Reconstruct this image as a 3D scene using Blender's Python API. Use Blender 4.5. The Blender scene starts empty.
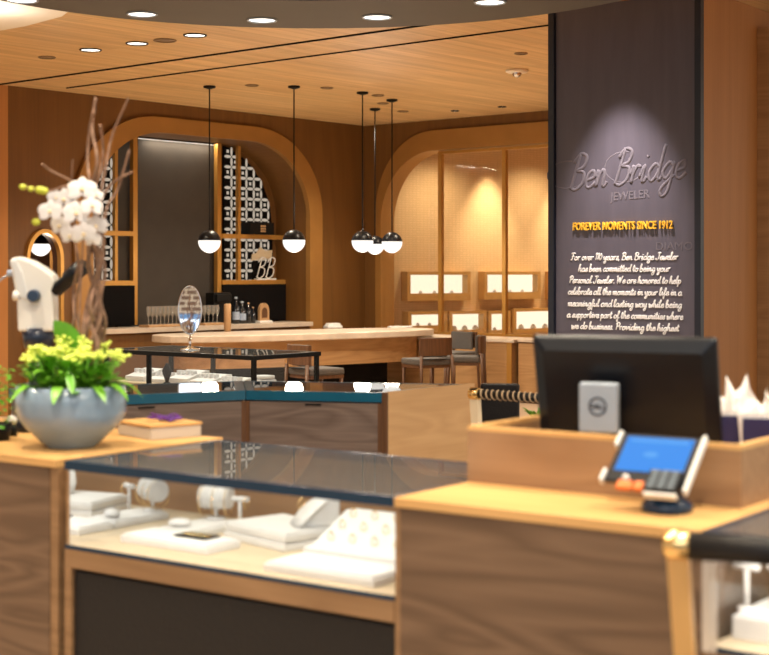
import bpy, bmesh, math, random
from mathutils import Vector, Matrix
random.seed(7)
R = math.radians
S = bpy.context.scene
COL = S.collection
F, H, CX, CY = 1480.0, 1.65, 384.5, 272.0      # focal length in px, eye height, principal point
CEIL = 3.79

# ------------------------------------------------------------------ survey helpers
def gp(px, py, z):                       # point of the horizontal plane z seen at a pixel
    D = F * (H - z) / (py - CY)
    return Vector(((px - CX) / F * D, D, z))
def ap(px, py, D):                       # point at a given distance
    return Vector(((px - CX) / F * D, D, H - (py - CY) / F * D))
def rot2(v, a):
    return Vector((v[0]*math.cos(a)-v[1]*math.sin(a), v[0]*math.sin(a)+v[1]*math.cos(a)))
class Frame:                             # a rotated ground frame
    def __init__(s, origin, ang):
        s.o = Vector((origin[0], origin[1])); s.a = ang
        s.ux = rot2((1, 0), ang); s.uy = rot2((0, 1), ang)
    def w(s, x, y, z=0):
        p = s.o + s.ux*x + s.uy*y
        return Vector((p.x, p.y, z))
    def loc(s, p):
        d = Vector((p[0], p[1])) - s.o
        return Vector((d.dot(s.ux), d.dot(s.uy), p[2] if len(p) > 2 else 0))
    def hit(s, px, py, off=0.0):         # pixel -> (x, z) on plane y=off
        a = (px - CX) / F
        o = s.o + s.uy*off
        # t*(a,1) = o + x*ux
        det = a * (-s.ux.y) + s.ux.x
        t = (o.x * (-s.ux.y) + s.ux.x * o.y) / det
        x = (Vector((t*a, t)) - o).dot(s.ux)
        return x, H - (py - CY) / F * t

# ------------------------------------------------------------------ mesh helpers
def box(bm, x0, x1, y0, y1, z0, z1, m=0):
    v = [bm.verts.new(p) for p in ((x0,y0,z0),(x1,y0,z0),(x1,y1,z0),(x0,y1,z0),(x0,y0,z1),(x1,y0,z1),(x1,y1,z1),(x0,y1,z1))]
    for f in ((0,3,2,1),(4,5,6,7),(0,1,5,4),(1,2,6,5),(2,3,7,6),(3,0,4,7)):
        fc = bm.faces.new([v[i] for i in f]); fc.material_index = m
    return v
def prism(bm, pts, z0, z1, m=0):         # vertical prism from a 2-D outline
    a = [bm.verts.new((p[0], p[1], z0)) for p in pts]
    b = [bm.verts.new((p[0], p[1], z1)) for p in pts]
    n = len(pts)
    fs = [bm.faces.new(a[::-1]), bm.faces.new(b)]
    for i in range(n):
        fs.append(bm.faces.new((a[i], a[(i+1) % n], b[(i+1) % n], b[i])))
    for f in fs: f.material_index = m
def xzprism(bm, pts, y0, y1, m=0):       # outline in x,z extruded along y
    a = [bm.verts.new((p[0], y0, p[1])) for p in pts]
    b = [bm.verts.new((p[0], y1, p[1])) for p in pts]
    n = len(pts)
    fs = [bm.faces.new(a), bm.faces.new(b[::-1])]
    for i in range(n):
        fs.append(bm.faces.new((a[(i+1) % n], a[i], b[i], b[(i+1) % n])))
    for f in fs: f.material_index = m
def yzprism(bm, pts, x0, x1, m=0):
    a = [bm.verts.new((x0, p[0], p[1])) for p in pts]
    b = [bm.verts.new((x1, p[0], p[1])) for p in pts]
    n = len(pts)
    fs = [bm.faces.new(a[::-1]), bm.faces.new(b)]
    for i in range(n):
        fs.append(bm.faces.new((a[i], a[(i+1) % n], b[(i+1) % n], b[i])))
    for f in fs: f.material_index = m
def lathe(bm, prof, c=(0,0,0), seg=32, m=0, sx=1, sy=1):
    rings = []
    for r, z in prof:
        if r < 1e-6: rings.append([bm.verts.new((c[0], c[1], c[2]+z))])
        else: rings.append([bm.verts.new((c[0]+r*sx*math.cos(2*math.pi*k/seg), c[1]+r*sy*math.sin(2*math.pi*k/seg), c[2]+z)) for k in range(seg)])
    for a, b in zip(rings, rings[1:]):
        for k in range(seg):
            k2 = (k+1) % seg
            if len(a) == 1 and len(b) == 1: continue
            if len(a) == 1: f = bm.faces.new((a[0], b[k2], b[k]))
            elif len(b) == 1: f = bm.faces.new((a[k], a[k2], b[0]))
            else: f = bm.faces.new((a[k], a[k2], b[k2], b[k]))
            f.material_index = m; f.smooth = True
def tube(bm, pts, r, seg=10, m=0, caps=True, smooth=True):
    pts = [Vector(p) for p in pts]
    n = len(pts)
    rs = r if isinstance(r, (list, tuple)) else [r]*n
    rings = []; up = Vector((0, 0, 1)); prev = None
    for i, p in enumerate(pts):
        t = (pts[min(i+1, n-1)] - pts[max(i-1, 0)])
        if t.length < 1e-9: t = Vector((0, 0, 1))
        t.normalize()
        if prev is None:
            s = t.cross(up)
            if s.length < .05: s = t.cross(Vector((1, 0, 0)))
        else:
            s = prev - t*prev.dot(t)
        s.normalize(); prev = s; q = t.cross(s)
        rings.append([bm.verts.new(p + (s*math.cos(2*math.pi*k/seg) + q*math.sin(2*math.pi*k/seg))*rs[i]) for k in range(seg)])
    for a, b in zip(rings, rings[1:]):
        for k in range(seg):
            f = bm.faces.new((a[k], a[(k+1) % seg], b[(k+1) % seg], b[k])); f.smooth = smooth; f.material_index = m
    if caps:
        f = bm.faces.new(rings[0][::-1]); f.material_index = m
        f = bm.faces.new(rings[-1]); f.material_index = m
def ball(bm, c, r, m=0, seg=16, rings=10, sx=1, sy=1, sz=1, z0=-1, z1=1):
    a0, a1 = math.asin(z0), math.asin(z1)
    prof = []
    for i in range(rings+1):
        a = a0 + (a1-a0)*i/rings
        prof.append((max(0, r*math.cos(a)), r*sz*math.sin(a)))
    lathe(bm, prof, c, seg, m, sx, sy)
def spline(pts, k=6):
    pts = [Vector(p) for p in pts]; out = []
    n = len(pts)
    for i in range(n-1):
        p0, p1, p2, p3 = pts[max(i-1,0)], pts[i], pts[i+1], pts[min(i+2,n-1)]
        for j in range(k):
            t = j/k
            out.append(0.5*((2*p1)+(p2-p0)*t+(2*p0-5*p1+4*p2-p3)*t*t+(3*p1-p0-3*p2+p3)*t**3))
    out.append(pts[-1])
    return out
def obj(name, bm, mat, parent=None, bevel=0, label=None):
    me = bpy.data.meshes.new(name)
    bmesh.ops.recalc_face_normals(bm, faces=bm.faces)
    bm.to_mesh(me); bm.free()
    for mt in (mat if isinstance(mat, (list, tuple)) else [mat]): me.materials.append(mt)
    o = bpy.data.objects.new(name, me); COL.objects.link(o)
    if parent: o.parent = parent
    if bevel:
        md = o.modifiers.new('bevel', 'BEVEL'); md.width = bevel; md.segments = 2; md.limit_method = 'ANGLE'; md.angle_limit = R(40)
    if label: o['label'] = label
    return o
def thing(name, label, cat, loc=(0,0,0), rz=0, group=None):
    o = bpy.data.objects.new(name, None); COL.objects.link(o)
    o.empty_display_size = .1
    o.location = loc; o.rotation_euler = (0, 0, rz)
    o['label'] = label; o['category'] = cat
    if group: o['group'] = group
    return o
def tag(o, label, cat, group=None, loc=None, rz=0):
    o['label'] = label; o['category'] = cat
    if group: o['group'] = group
    if loc is not None: o.location = loc; o.rotation_euler = (0, 0, rz)
    return o
def struct(name, bm, mat, loc=None, rz=0):
    o = obj(name, bm, mat); o['kind'] = 'structure'
    if loc is not None: o.location = loc; o.rotation_euler = (0, 0, rz)
    return o
def copy_tree(o, parent=None):
    c = o.copy(); COL.objects.link(c)
    if parent: c.parent = parent
    for ch in list(o.children): copy_tree(ch, c)
    return c
def B(): return bmesh.new()

# ------------------------------------------------------------------ materials
def mat(name, col, rough=.5, metal=0, emit=None, es=0, spec=.5, trans=0, coat=0, sss=0):
    m = bpy.data.materials.new(name); m.use_nodes = True
    b = m.node_tree.nodes['Principled BSDF']
    b.inputs['Base Color'].default_value = (*col, 1); b.inputs['Roughness'].default_value = rough
    b.inputs['Metallic'].default_value = metal; b.inputs['Specular IOR Level'].default_value = spec
    b.inputs['Transmission Weight'].default_value = trans; b.inputs['Coat Weight'].default_value = coat
    if emit: b.inputs['Emission Color'].default_value = (*emit, 1); b.inputs['Emission Strength'].default_value = es
    return m
def noisy(m, scale=8, amt=.25, stretch=(1,1,1), bump=0, detail=4, rough_amt=0):
    nt = m.node_tree; N = nt.nodes; L = nt.links; b = N['Principled BSDF']
    tc = N.new('ShaderNodeTexCoord'); mp = N.new('ShaderNodeMapping'); nz = N.new('ShaderNodeTexNoise')
    mp.inputs['Scale'].default_value = stretch; nz.inputs['Scale'].default_value = scale; nz.inputs['Detail'].default_value = detail
    L.new(tc.outputs['Object'], mp.inputs['Vector']); L.new(mp.outputs['Vector'], nz.inputs['Vector'])
    cr = N.new('ShaderNodeValToRGB'); c = b.inputs['Base Color'].default_value
    cr.color_ramp.elements[0].position = .3; cr.color_ramp.elements[1].position = .7
    cr.color_ramp.elements[0].color = (c[0]*(1-amt), c[1]*(1-amt), c[2]*(1-amt), 1)
    cr.color_ramp.elements[1].color = (min(1,c[0]*(1+amt)), min(1,c[1]*(1+amt)), min(1,c[2]*(1+amt)), 1)
    L.new(nz.outputs['Fac'], cr.inputs['Fac']); L.new(cr.outputs['Color'], b.inputs['Base Color'])
    if bump:
        bp = N.new('ShaderNodeBump'); bp.inputs['Strength'].default_value = bump; bp.inputs['Distance'].default_value = .01
        L.new(nz.outputs['Fac'], bp.inputs['Height']); L.new(bp.outputs['Normal'], b.inputs['Normal'])
    return m
def wood(name, dark, light, axis='x', ring=3.0, rough=.45, fine=60, cathedral=.6):
    m = bpy.data.materials.new(name); m.use_nodes = True
    nt = m.node_tree; N = nt.nodes; L = nt.links; b = N['Principled BSDF']
    b.inputs['Roughness'].default_value = rough; b.inputs['Specular IOR Level'].default_value = .35
    tc = N.new('ShaderNodeTexCoord')
    long = {'x': (.13,1,1), 'y': (1,.13,1), 'z': (1,1,.10)}[axis]
    mp = N.new('ShaderNodeMapping'); mp.inputs['Scale'].default_value = long
    L.new(tc.outputs['Object'], mp.inputs['Vector'])
    n1 = N.new('ShaderNodeTexNoise'); n1.inputs['Scale'].default_value = ring; n1.inputs['Detail'].default_value = 1.5
    n1.inputs['Distortion'].default_value = .4
    L.new(mp.outputs['Vector'], n1.inputs['Vector'])
    mul = N.new('ShaderNodeMath'); mul.operation = 'MULTIPLY'; mul.inputs[1].default_value = 9
    L.new(n1.outputs['Fac'], mul.inputs[0])
    fr = N.new('ShaderNodeMath'); fr.operation = 'PINGPONG'; fr.inputs[1].default_value = .5
    L.new(mul.outputs[0], fr.inputs[0])
    mp2 = N.new('ShaderNodeMapping'); mp2.inputs['Scale'].default_value = {'x': (.03,1,1), 'y': (1,.03,1), 'z': (1,1,.03)}[axis]
    L.new(tc.outputs['Object'], mp2.inputs['Vector'])
    n2 = N.new('ShaderNodeTexNoise'); n2.inputs['Scale'].default_value = fine; n2.inputs['Detail'].default_value = 3
    L.new(mp2.outputs['Vector'], n2.inputs['Vector'])
    mx = N.new('ShaderNodeMix'); mx.data_type = 'FLOAT'; mx.inputs[0].default_value = 1-cathedral
    sc = N.new('ShaderNodeMath'); sc.operation = 'MULTIPLY'; sc.inputs[1].default_value = 2
    L.new(fr.outputs[0], sc.inputs[0])
    L.new(sc.outputs[0], mx.inputs[2]); L.new(n2.outputs['Fac'], mx.inputs[3])
    cr = N.new('ShaderNodeValToRGB')
    cr.color_ramp.elements[0].position = .15; cr.color_ramp.elements[1].position = .8
    cr.color_ramp.elements[0].color = (*dark, 1); cr.color_ramp.elements[1].color = (*light, 1)
    L.new(mx.outputs[0], cr.inputs['Fac']); L.new(cr.outputs['Color'], b.inputs['Base Color'])
    return m
def glassmat(name, tint=(1,1,1), ior=1.45, haze=0, hcol=(.5,.55,.62)):
    m = bpy.data.materials.new(name); m.use_nodes = True
    nt = m.node_tree; N = nt.nodes; L = nt.links; N.clear()
    o = N.new('ShaderNodeOutputMaterial'); mx = N.new('ShaderNodeMixShader')
    t = N.new('ShaderNodeBsdfTransparent'); g = N.new('ShaderNodeBsdfGlossy'); fr = N.new('ShaderNodeFresnel')
    t.inputs['Color'].default_value = (*tint, 1); g.inputs['Roughness'].default_value = .01; geo = N.new('ShaderNodeNewGeometry'); mi = N.new('ShaderNodeMix'); mi.data_type = 'FLOAT'
    mi.inputs[2].default_value = ior; mi.inputs[3].default_value = 1/ior
    L.new(geo.outputs['Backfacing'], mi.inputs[0]); L.new(mi.outputs[0], fr.inputs['IOR'])
    L.new(fr.outputs[0], mx.inputs[0]); src = t
    if haze:
        d = N.new('ShaderNodeBsdfDiffuse'); d.inputs['Color'].default_value = (*hcol, 1)
        m2 = N.new('ShaderNodeMixShader'); m2.inputs[0].default_value = haze
        L.new(t.outputs[0], m2.inputs[1]); L.new(d.outputs[0], m2.inputs[2]); src = m2
    L.new(src.outputs[0], mx.inputs[1]); L.new(g.outputs[0], mx.inputs[2]); L.new(mx.outputs[0], o.inputs[0])
    return m
def emis(name, col, s):
    m = mat(name, (.02,.02,.02), .6, emit=col, es=s, spec=.05); return m

M = {}
M['walnut'] = wood('walnut', (.105,.061,.034), (.185,.112,.066), 'x', 6, .5, 55, .5)
M['walnut_pale'] = wood('oak_tray_wood', (.25,.135,.065), (.35,.20,.10), 'x', 6, .5, 55, .38)  # paler brown wood for the surround boards and case backs
M['greywood'] = wood('grey_brown_veneer', (.095,.066,.054), (.175,.13,.11), 'x', 7, .55, 55, .4)
M['oak_top'] = wood('golden_oak', (.52,.29,.10), (.66,.39,.15), 'x', 3, .45, 80, .4)
M['oak'] = wood('oak_panel', (.33,.18,.075), (.46,.27,.12), 'x', 3.5, .5, 60, .4)
M['oak_light'] = wood('light_oak', (.50,.30,.14), (.60,.38,.19), 'x', 5, .5, 60, .35)
M['rail_oak'] = wood('rail_oak', (.21,.115,.052), (.31,.178,.085), 'x', 5, .5, 60, .4)
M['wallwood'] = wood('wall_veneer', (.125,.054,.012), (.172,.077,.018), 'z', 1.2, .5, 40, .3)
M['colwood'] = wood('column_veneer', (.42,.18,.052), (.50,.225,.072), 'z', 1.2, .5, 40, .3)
M['ceilwood'] = None
M['brass'] = mat('satin_brass', (.52,.27,.06), .42, .55)
noisy(M['brass'], 3, .06)
M['band'] = mat('bronze_trim', (.36,.18,.045), .45, .35); noisy(M['band'], 4, .06)
M['gold'] = mat('polished_gold', (.95,.66,.28), .18, 1.0); noisy(M['gold'], 6, .04)
M['navy'] = mat('navy_edge', (.006,.026,.055), .25); noisy(M['navy'], 5, .1)
M['teal'] = mat('petrol_blue_edge', (.003,.085,.155), .3); noisy(M['teal'], 5, .1)
M['black'] = mat('black_metal', (.005,.005,.005), .45, spec=.2); noisy(M['black'], 20, .1)
M['blackgloss'] = mat('black_plastic', (.005,.006,.009), .35, spec=.28); noisy(M['blackgloss'], 20, .1)
M['leather'] = mat('black_leather', (.0085,.007,.007), .48, spec=.35); noisy(M['leather'], 90, .25, bump=.25)
M['white'] = mat('white_leatherette', (.71,.70,.68), .6); noisy(M['white'], 40, .03)
M['cream'] = mat('cream_deck', (.56,.45,.30), .6); noisy(M['cream'], 30, .04)
M['plastic'] = mat('white_plastic', (.72,.71,.68), .35); noisy(M['plastic'], 12, .03)
M['grey'] = mat('grey_plastic', (.33,.38,.44), .4, .2); noisy(M['grey'], 12, .04)
M['chrome'] = mat('chrome', (.8,.82,.85), .08, 1); noisy(M['chrome'], 6, .03)
M['mirror'] = mat('mirror_glass', (.9,.92,.95), .02, 1)
M['marble'] = mat('pale_stone', (.58,.48,.38), .3); noisy(M['marble'], 5, .12, detail=8)
M['felt'] = mat('grey_upholstery', (.085,.075,.068), .9); noisy(M['felt'], 60, .2, bump=.2)
M['chairwood'] = wood('chair_walnut', (.07,.032,.014), (.13,.06,.028), 'z', 6, .45, 60, .4)
M['glass'] = glassmat('clear_glass')
M['topglass'] = glassmat('counter_glass', (.80,.85,.9), 1.5, .11, (.50,.50,.50))  # grey diffuse share imitates bright reflections on the counter tops
M['lamp'] = emis('opal_glass', (1,.94,.86), 1.25)
M['down'] = emis('downlight_lens', (1,.93,.82), 3.5)
M['led'] = emis('led_strip', (1,.93,.82), 12)
M['leaf'] = mat('green_leaf', (.13,.36,.02), .4); noisy(M['leaf'], 25, .35)
M['leafbig'] = mat('orchid_leaf', (.10,.33,.02), .35); noisy(M['leafbig'], 12, .15)
M['yellow'] = mat('yellow_blossom', (.74,.85,.15), .7); noisy(M['yellow'], 60, .15)
M['bud'] = mat('green_bud', (.50,.55,.05), .5); noisy(M['bud'], 60, .15)
M['petal'] = mat('white_petal', (.74,.71,.70), .6); noisy(M['petal'], 20, .05)
M['soil'] = mat('dark_soil', (.03,.02,.012), .9); noisy(M['soil'], 60, .4, bump=.5)
M['branch'] = mat('willow_bark', (.24,.135,.085), .8); noisy(M['branch'], 40, .3, bump=.3)
M['purple'] = mat('purple_ribbon', (.10,.02,.22), .5); noisy(M['purple'], 40, .2)
M['bag'] = mat('navy_paper', (.018,.014,.075), .5); noisy(M['bag'], 10, .1)
M['tissue'] = mat('white_tissue', (.85,.80,.76), .8); noisy(M['tissue'], 15, .06, bump=.5)
M['paint'] = mat('white_paint', (.85,.78,.66), .8); noisy(M['paint'], 3, .02)
M['soffit'] = mat('taupe_paint', (.105,.095,.08), .7); noisy(M['soffit'], 3, .04)
M['blue_in'] = mat('blue_recess', (.01,.02,.05), .7); noisy(M['blue_in'], 3, .05)
M['charcoal'] = mat('charcoal_panel', (.040,.032,.024), .7); noisy(M['charcoal'], 5, .08)
M['darkcab'] = mat('dark_cabinet', (.005,.004,.004), .8, spec=.1); noisy(M['darkcab'], 5, .1)
M['bottle'] = mat('dark_bottle_glass', (.01,.014,.02), .08, spec=.7); noisy(M['bottle'], 5, .1)
M['label'] = mat('bottle_label', (.35,.42,.55), .6); noisy(M['label'], 30, .1)
M['tan'] = mat('tan_wood', (.45,.27,.13), .5); noisy(M['tan'], 8, .12, (1,1,.2))
M['strap'] = mat('lacing', (.5,.36,.22), .7); noisy(M['strap'], 30, .15)

# ceiling planks
def ceil_mat():
    m = bpy.data.materials.new('ceiling_planks'); m.use_nodes = True
    nt = m.node_tree; N = nt.nodes; L = nt.links; b = N['Principled BSDF']; b.inputs['Roughness'].default_value = .5
    b.inputs['Specular IOR Level'].default_value = .3
    tc = N.new('ShaderNodeTexCoord'); mp = N.new('ShaderNodeMapping')
    mp.inputs['Rotation'].default_value = (0, 0, R(90))
    L.new(tc.outputs['Object'], mp.inputs['Vector'])
    br = N.new('ShaderNodeTexBrick'); br.inputs['Scale'].default_value = 1
    br.inputs['Color1'].default_value = (.66,.44,.205,1); br.inputs['Color2'].default_value = (.74,.51,.25,1)
    br.inputs['Mortar'].default_value = (.58,.37,.16,1); br.inputs['Mortar Size'].default_value = .006
    br.inputs['Brick Width'].default_value = 2.4; br.inputs['Row Height'].default_value = .16
    L.new(mp.outputs['Vector'], br.inputs['Vector'])
    mp2 = N.new('ShaderNodeMapping'); mp2.inputs['Scale'].default_value = (1,.06,1)
    L.new(tc.outputs['Object'], mp2.inputs['Vector'])
    nz = N.new('ShaderNodeTexNoise'); nz.inputs['Scale'].default_value = 12; nz.inputs['Detail'].default_value = 4
    L.new(mp2.outputs['Vector'], nz.inputs['Vector'])
    cr = N.new('ShaderNodeValToRGB'); cr.color_ramp.elements[0].color = (.82,.82,.82,1); cr.color_ramp.elements[1].color = (1.1,1.1,1.1,1)
    cr.color_ramp.elements[0].position = .3; cr.color_ramp.elements[1].position = .7
    L.new(nz.outputs['Fac'], cr.inputs['Fac'])
    mx = N.new('ShaderNodeMix'); mx.data_type = 'RGBA'; mx.blend_type = 'MULTIPLY'; mx.inputs[0].default_value = 1
    L.new(br.outputs['Color'], mx.inputs[6]); L.new(cr.outputs['Color'], mx.inputs[7]); L.new(mx.outputs[2], b.inputs['Base Color'])
    return m
M['ceilwood'] = ceil_mat()
def floor_mat():
    m = mat('floor_wood', (.50,.38,.27), .35); noisy(m, 4, .10, (1,.1,1)); return m
def weave_mat():
    m = bpy.data.materials.new('ribbed_wallcovering'); m.use_nodes = True
    nt = m.node_tree; N = nt.nodes; L = nt.links; b = N['Principled BSDF']; b.inputs['Roughness'].default_value = .75
    tc = N.new('ShaderNodeTexCoord'); mp = N.new('ShaderNodeMapping'); mp.inputs['Rotation'].default_value = (R(90),0,0)
    L.new(tc.outputs['Object'], mp.inputs['Vector'])
    br = N.new('ShaderNodeTexBrick'); br.inputs['Scale'].default_value = 1; br.offset = 0
    br.inputs['Color1'].default_value = (.66,.46,.25,1); br.inputs['Color2'].default_value = (.70,.49,.27,1)
    br.inputs['Mortar'].default_value = (.60,.41,.21,1); br.inputs['Mortar Size'].default_value = .006
    br.inputs['Brick Width'].default_value = .07; br.inputs['Row Height'].default_value = .035
    L.new(mp.outputs['Vector'], br.inputs['Vector']); L.new(br.outputs['Color'], b.inputs['Base Color'])
    bp = N.new('ShaderNodeBump'); bp.inputs['Strength'].default_value = .25; bp.inputs['Distance'].default_value = .005; bp.invert = True
    L.new(br.outputs['Fac'], bp.inputs['Height']); L.new(bp.outputs['Normal'], b.inputs['Normal'])
    return m
M['weave'] = weave_mat()
def panel_mat():
    m = mat('slate_glass_panel', (.105,.095,.125), .28, spec=.5); noisy(m, 2, .08, (8,8,1)); return m
M['slate'] = panel_mat()
def bowl_mat():
    m = mat('blue_grey_glaze', (.22,.30,.385), .22, spec=.6); noisy(m, 5, .16, (1,1,2), detail=5); return m
M['bowl'] = bowl_mat()
def brick_mat():
    m = bpy.data.materials.new('old_brick'); m.use_nodes = True
    nt = m.node_tree; N = nt.nodes; L = nt.links; b = N['Principled BSDF']
    tc = N.new('ShaderNodeTexCoord'); mp = N.new('ShaderNodeMapping'); mp.inputs['Rotation'].default_value = (R(90),0,0)
    L.new(tc.outputs['Object'], mp.inputs['Vector'])
    br = N.new('ShaderNodeTexBrick'); br.inputs['Scale'].default_value = 1
    br.inputs['Color1'].default_value = (.14,.06,.035,1); br.inputs['Color2'].default_value = (.24,.13,.08,1)
    br.inputs['Mortar'].default_value = (.9,.8,.65,1); br.inputs['Mortar Size'].default_value = .02
    br.inputs['Brick Width'].default_value = .24; br.inputs['Row Height'].default_value = .115
    L.new(mp.outputs['Vector'], br.inputs['Vector']); L.new(br.outputs['Color'], b.inputs['Base Color'])
    return m
M['brick'] = brick_mat()

# ------------------------------------------------------------------ frames
AF = R(-36.0); AB = R(-40.54)
A0 = gp(395, 497, 1.07)
FF = Frame(A0, AF)                                   # shop counters: x along the front (to the right), y away
_c = F*(CEIL-H)/(CY-126.0)
C0 = Vector(((365-CX)/F*_c, _c))
FL = Frame(C0, AB + R(90))                           # left back wall: x along it, away; y behind it
FR = Frame(C0, AB)                                   # right back wall
LW = lambda px, py, off=0: FL.hit(px, py, off)
RW = lambda px, py, off=0: FR.hit(px, py, off)

# ------------------------------------------------------------------ floor, ceiling
bm = B(); box(bm, -14, 14, -9, 34, -.1, 0); struct('floor', bm, floor_mat())
bm = B()
box(bm, -9, 12, -22, 4.5, CEIL, CEIL+.15)            # in back-room frame at corner
ceil = struct('ceiling', bm, M['ceilwood'], (C0.x, C0.y, 0), AB)
# ceiling slots (dark shadow gaps) along the right-wall direction
def ceil_pt(px, py): return FR.loc(gp(px, py, CEIL))
for i, (a, b) in enumerate((((0,83),(549,8.5)), ((62,87),(549,26)))):
    p, q = ceil_pt(*a), ceil_pt(*b)
    y = (p.y+q.y)/2
    bm = B(); box(bm, p.x-(0 if i else 3), q.x+.25, y-(.008 if i else .014), y+(.008 if i else .014), CEIL-.012, CEIL-.001)
    struct('trim_%d' % (i+1), bm, M['darkcab'], (C0.x, C0.y, 0), AB)
# white painted ceiling field at far left
bm = B()
pts = [gp(-160,40,CEIL), gp(-20,32,CEIL), gp(25,24,CEIL), gp(62,14,CEIL), gp(80,0,CEIL), gp(80,-60,CEIL), gp(-250,-60,CEIL)]
prism(bm, [(p.x,p.y) for p in pts], CEIL-.02, CEIL-.002)
struct('trim_3', bm, M['paint'])

# round soffit ring
bm = B()
cxs, cys, ro, ri, zs = -.50, 8.72, 2.52, 1.36, 3.50
n = 96
def ringv(r, z): return [bm.verts.new((cxs+r*math.cos(2*math.pi*k/n), cys+r*math.sin(2*math.pi*k/n), z)) for k in range(n)]
a, b_, c_, d_ = ringv(ri, zs), ringv(ro, zs), ringv(ro, CEIL-.002), ringv(ri, CEIL-.002)
for k in range(n):
    k2 = (k+1) % n
    for q, mi in (((a,b_),0), ((b_,c_),0), ((d_,a),1)):
        f = bm.faces.new((q[0][k], q[0][k2], q[1][k2], q[1][k])); f.material_index = mi; f.smooth = False
prism(bm, [(cxs+(ri-.005)*math.cos(2*math.pi*k/n), cys+(ri-.005)*math.sin(2*math.pi*k/n)) for k in range(n)], CEIL-.05, CEIL-.003, 1)
struct('ceiling_soffit', bm, [M['soffit'], M['blue_in']])

# ------------------------------------------------------------------ arches on the back walls
def arch(xl, xr, zt, rx, rz, zb, n=20, xr_square=False):
    p = [(xl, zb)]
    for k in range(n+1):
        a = math.pi - (math.pi/2)*k/n
        p.append((xl+rx+rx*math.cos(a), zt-rz+rz*math.sin(a)))
    if xr_square: p.append((xr, zt)); p.append((xr, zb)); return p
    for k in range(n+1):
        a = math.pi/2 - (math.pi/2)*k/n
        p.append((xr-rx+rx*math.cos(a), zt-rz+rz*math.sin(a)))
    p.append((xr, zb))
    return p
def band(bm, outer, inner, y0, y1, m=0):
    rows = []
    for o, i in zip(outer, inner):
        rows.append([bm.verts.new((o[0],y0,o[1])), bm.verts.new((i[0],y0,i[1])), bm.verts.new((i[0],y1,i[1])), bm.verts.new((o[0],y1,o[1]))])
    for a, b in zip(rows, rows[1:]):
        for k in range(4):
            f = bm.faces.new((a[k], a[(k+1)%4], b[(k+1)%4], b[k])); f.material_index = m
    bm.faces.new(rows[0]); bm.faces.new(rows[-1][::-1])
def arched_wall(bm, x0, x1, ztop, outl, m=0, y=0):
    xl, xr = outl[0][0], outl[-1][0]
    def quad(a,b,c,d):
        f = bm.faces.new([bm.verts.new((p[0],y,p[1])) for p in (a,b,c,d)]); f.material_index = m
    quad((x0,0),(xl,0),(xl,ztop),(x0,ztop))
    if x1 > xr+1e-4: quad((xr,0),(x1,0),(x1,ztop),(xr,ztop))
    for a, b in zip(outl[1:-1], outl[2:-1]):
        if b[0]-a[0] > 1e-5: quad(a, b, (b[0],ztop), (a[0],ztop))
def reveal(bm, outl, y0, y1, m=0):
    a = [bm.verts.new((p[0],y0,p[1])) for p in outl]; b = [bm.verts.new((p[0],y1,p[1])) for p in outl]
    for i in range(len(outl)-1):
        f = bm.faces.new((a[i],a[i+1],b[i+1],b[i])); f.material_index = m

# left back wall with its bar arch
xoL = LW(73,250)[0]; xoR = LW(320,250)[0]
ztO = LW(200,121.5)[1]
xiL = LW(91,250)[0]; xiR = LW(307.5,250)[0]; ztI = LW(200,136.5)[1]
rxo = (xoR-xoL)*.30; rxi = rxo-.16
outerA = arch(xoL, xoR, ztO, rxo, 1.15, 0); innerA = arch(xiL, xiR, ztI, rxi, 1.0, 0)
midA = [((o[0]+i[0])/2, (o[1]+i[1])/2) for o, i in zip(outerA, innerA)]
x8 = LW(8,200)[0]
a0 = LW(25,260)[0]; a1 = LW(62,260)[0]; at_ = LW(43,229)[1]
oS = arch(a0, a1, at_, (a1-a0)/2-.001, .36, 0); iS = arch(a0+.045, a1-.045, at_-.05, (a1-a0)/2-.047, .32, 0)
xm_ = (a1+xoL)/2
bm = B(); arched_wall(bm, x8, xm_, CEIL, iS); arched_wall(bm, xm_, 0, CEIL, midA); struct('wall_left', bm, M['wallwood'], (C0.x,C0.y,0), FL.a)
bm = B(); band(bm, outerA, innerA, -.05, .03); struct('trim_4', bm, M['band'], (C0.x,C0.y,0), FL.a)
RD = .62
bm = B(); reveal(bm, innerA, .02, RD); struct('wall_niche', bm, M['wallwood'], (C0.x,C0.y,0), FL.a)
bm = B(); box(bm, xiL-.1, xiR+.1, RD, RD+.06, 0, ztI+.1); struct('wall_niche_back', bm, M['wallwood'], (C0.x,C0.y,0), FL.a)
# return wall at the extreme left, nearer
p8 = FL.w(x8, 0)
bm = B(); v = [bm.verts.new(q) for q in ((p8.x,p8.y,0),(p8.x-3.2,p8.y-2.2,0),(p8.x-3.2,p8.y-2.2,CEIL),(p8.x,p8.y,CEIL))]; bm.faces.new(v)
struct('wall_far_left', bm, M['colwood'])

# dark panel, lattice screens, brass grid of the bar niche, in wall frame
def LB(px, py): return LW(px, py, RD-.02)
bar = thing('back_bar_cabinet', 'built-in bar cabinet of dark panels, lattice screens and brass shelves inside the large arch', 'cabinet', (C0.x,C0.y,0), FL.a)
xa, zt_ = LB(136,141); xb = LB(218,141)[0]; zt_ = LB(178,139)[1]
bm = B(); box(bm, xa, xb, RD-.06, RD-.005, .0, zt_-.03); obj('dark_panel', bm, M['charcoal'], bar)
xl0 = xiL+.03
bm = B(); box(bm, LB(116,200)[0], xa-.002, RD-.055, RD-.005, 0, zt_-.03); obj('dark_panel', bm, M['charcoal'], bar)
bm = B(); box(bm, xa, xb-.05, RD-.075, RD-.062, zt_-.047, zt_-.042); obj('light_strip', bm, emis('dim_led_strip', (1,.88,.72), 1.6), bar)
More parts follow.
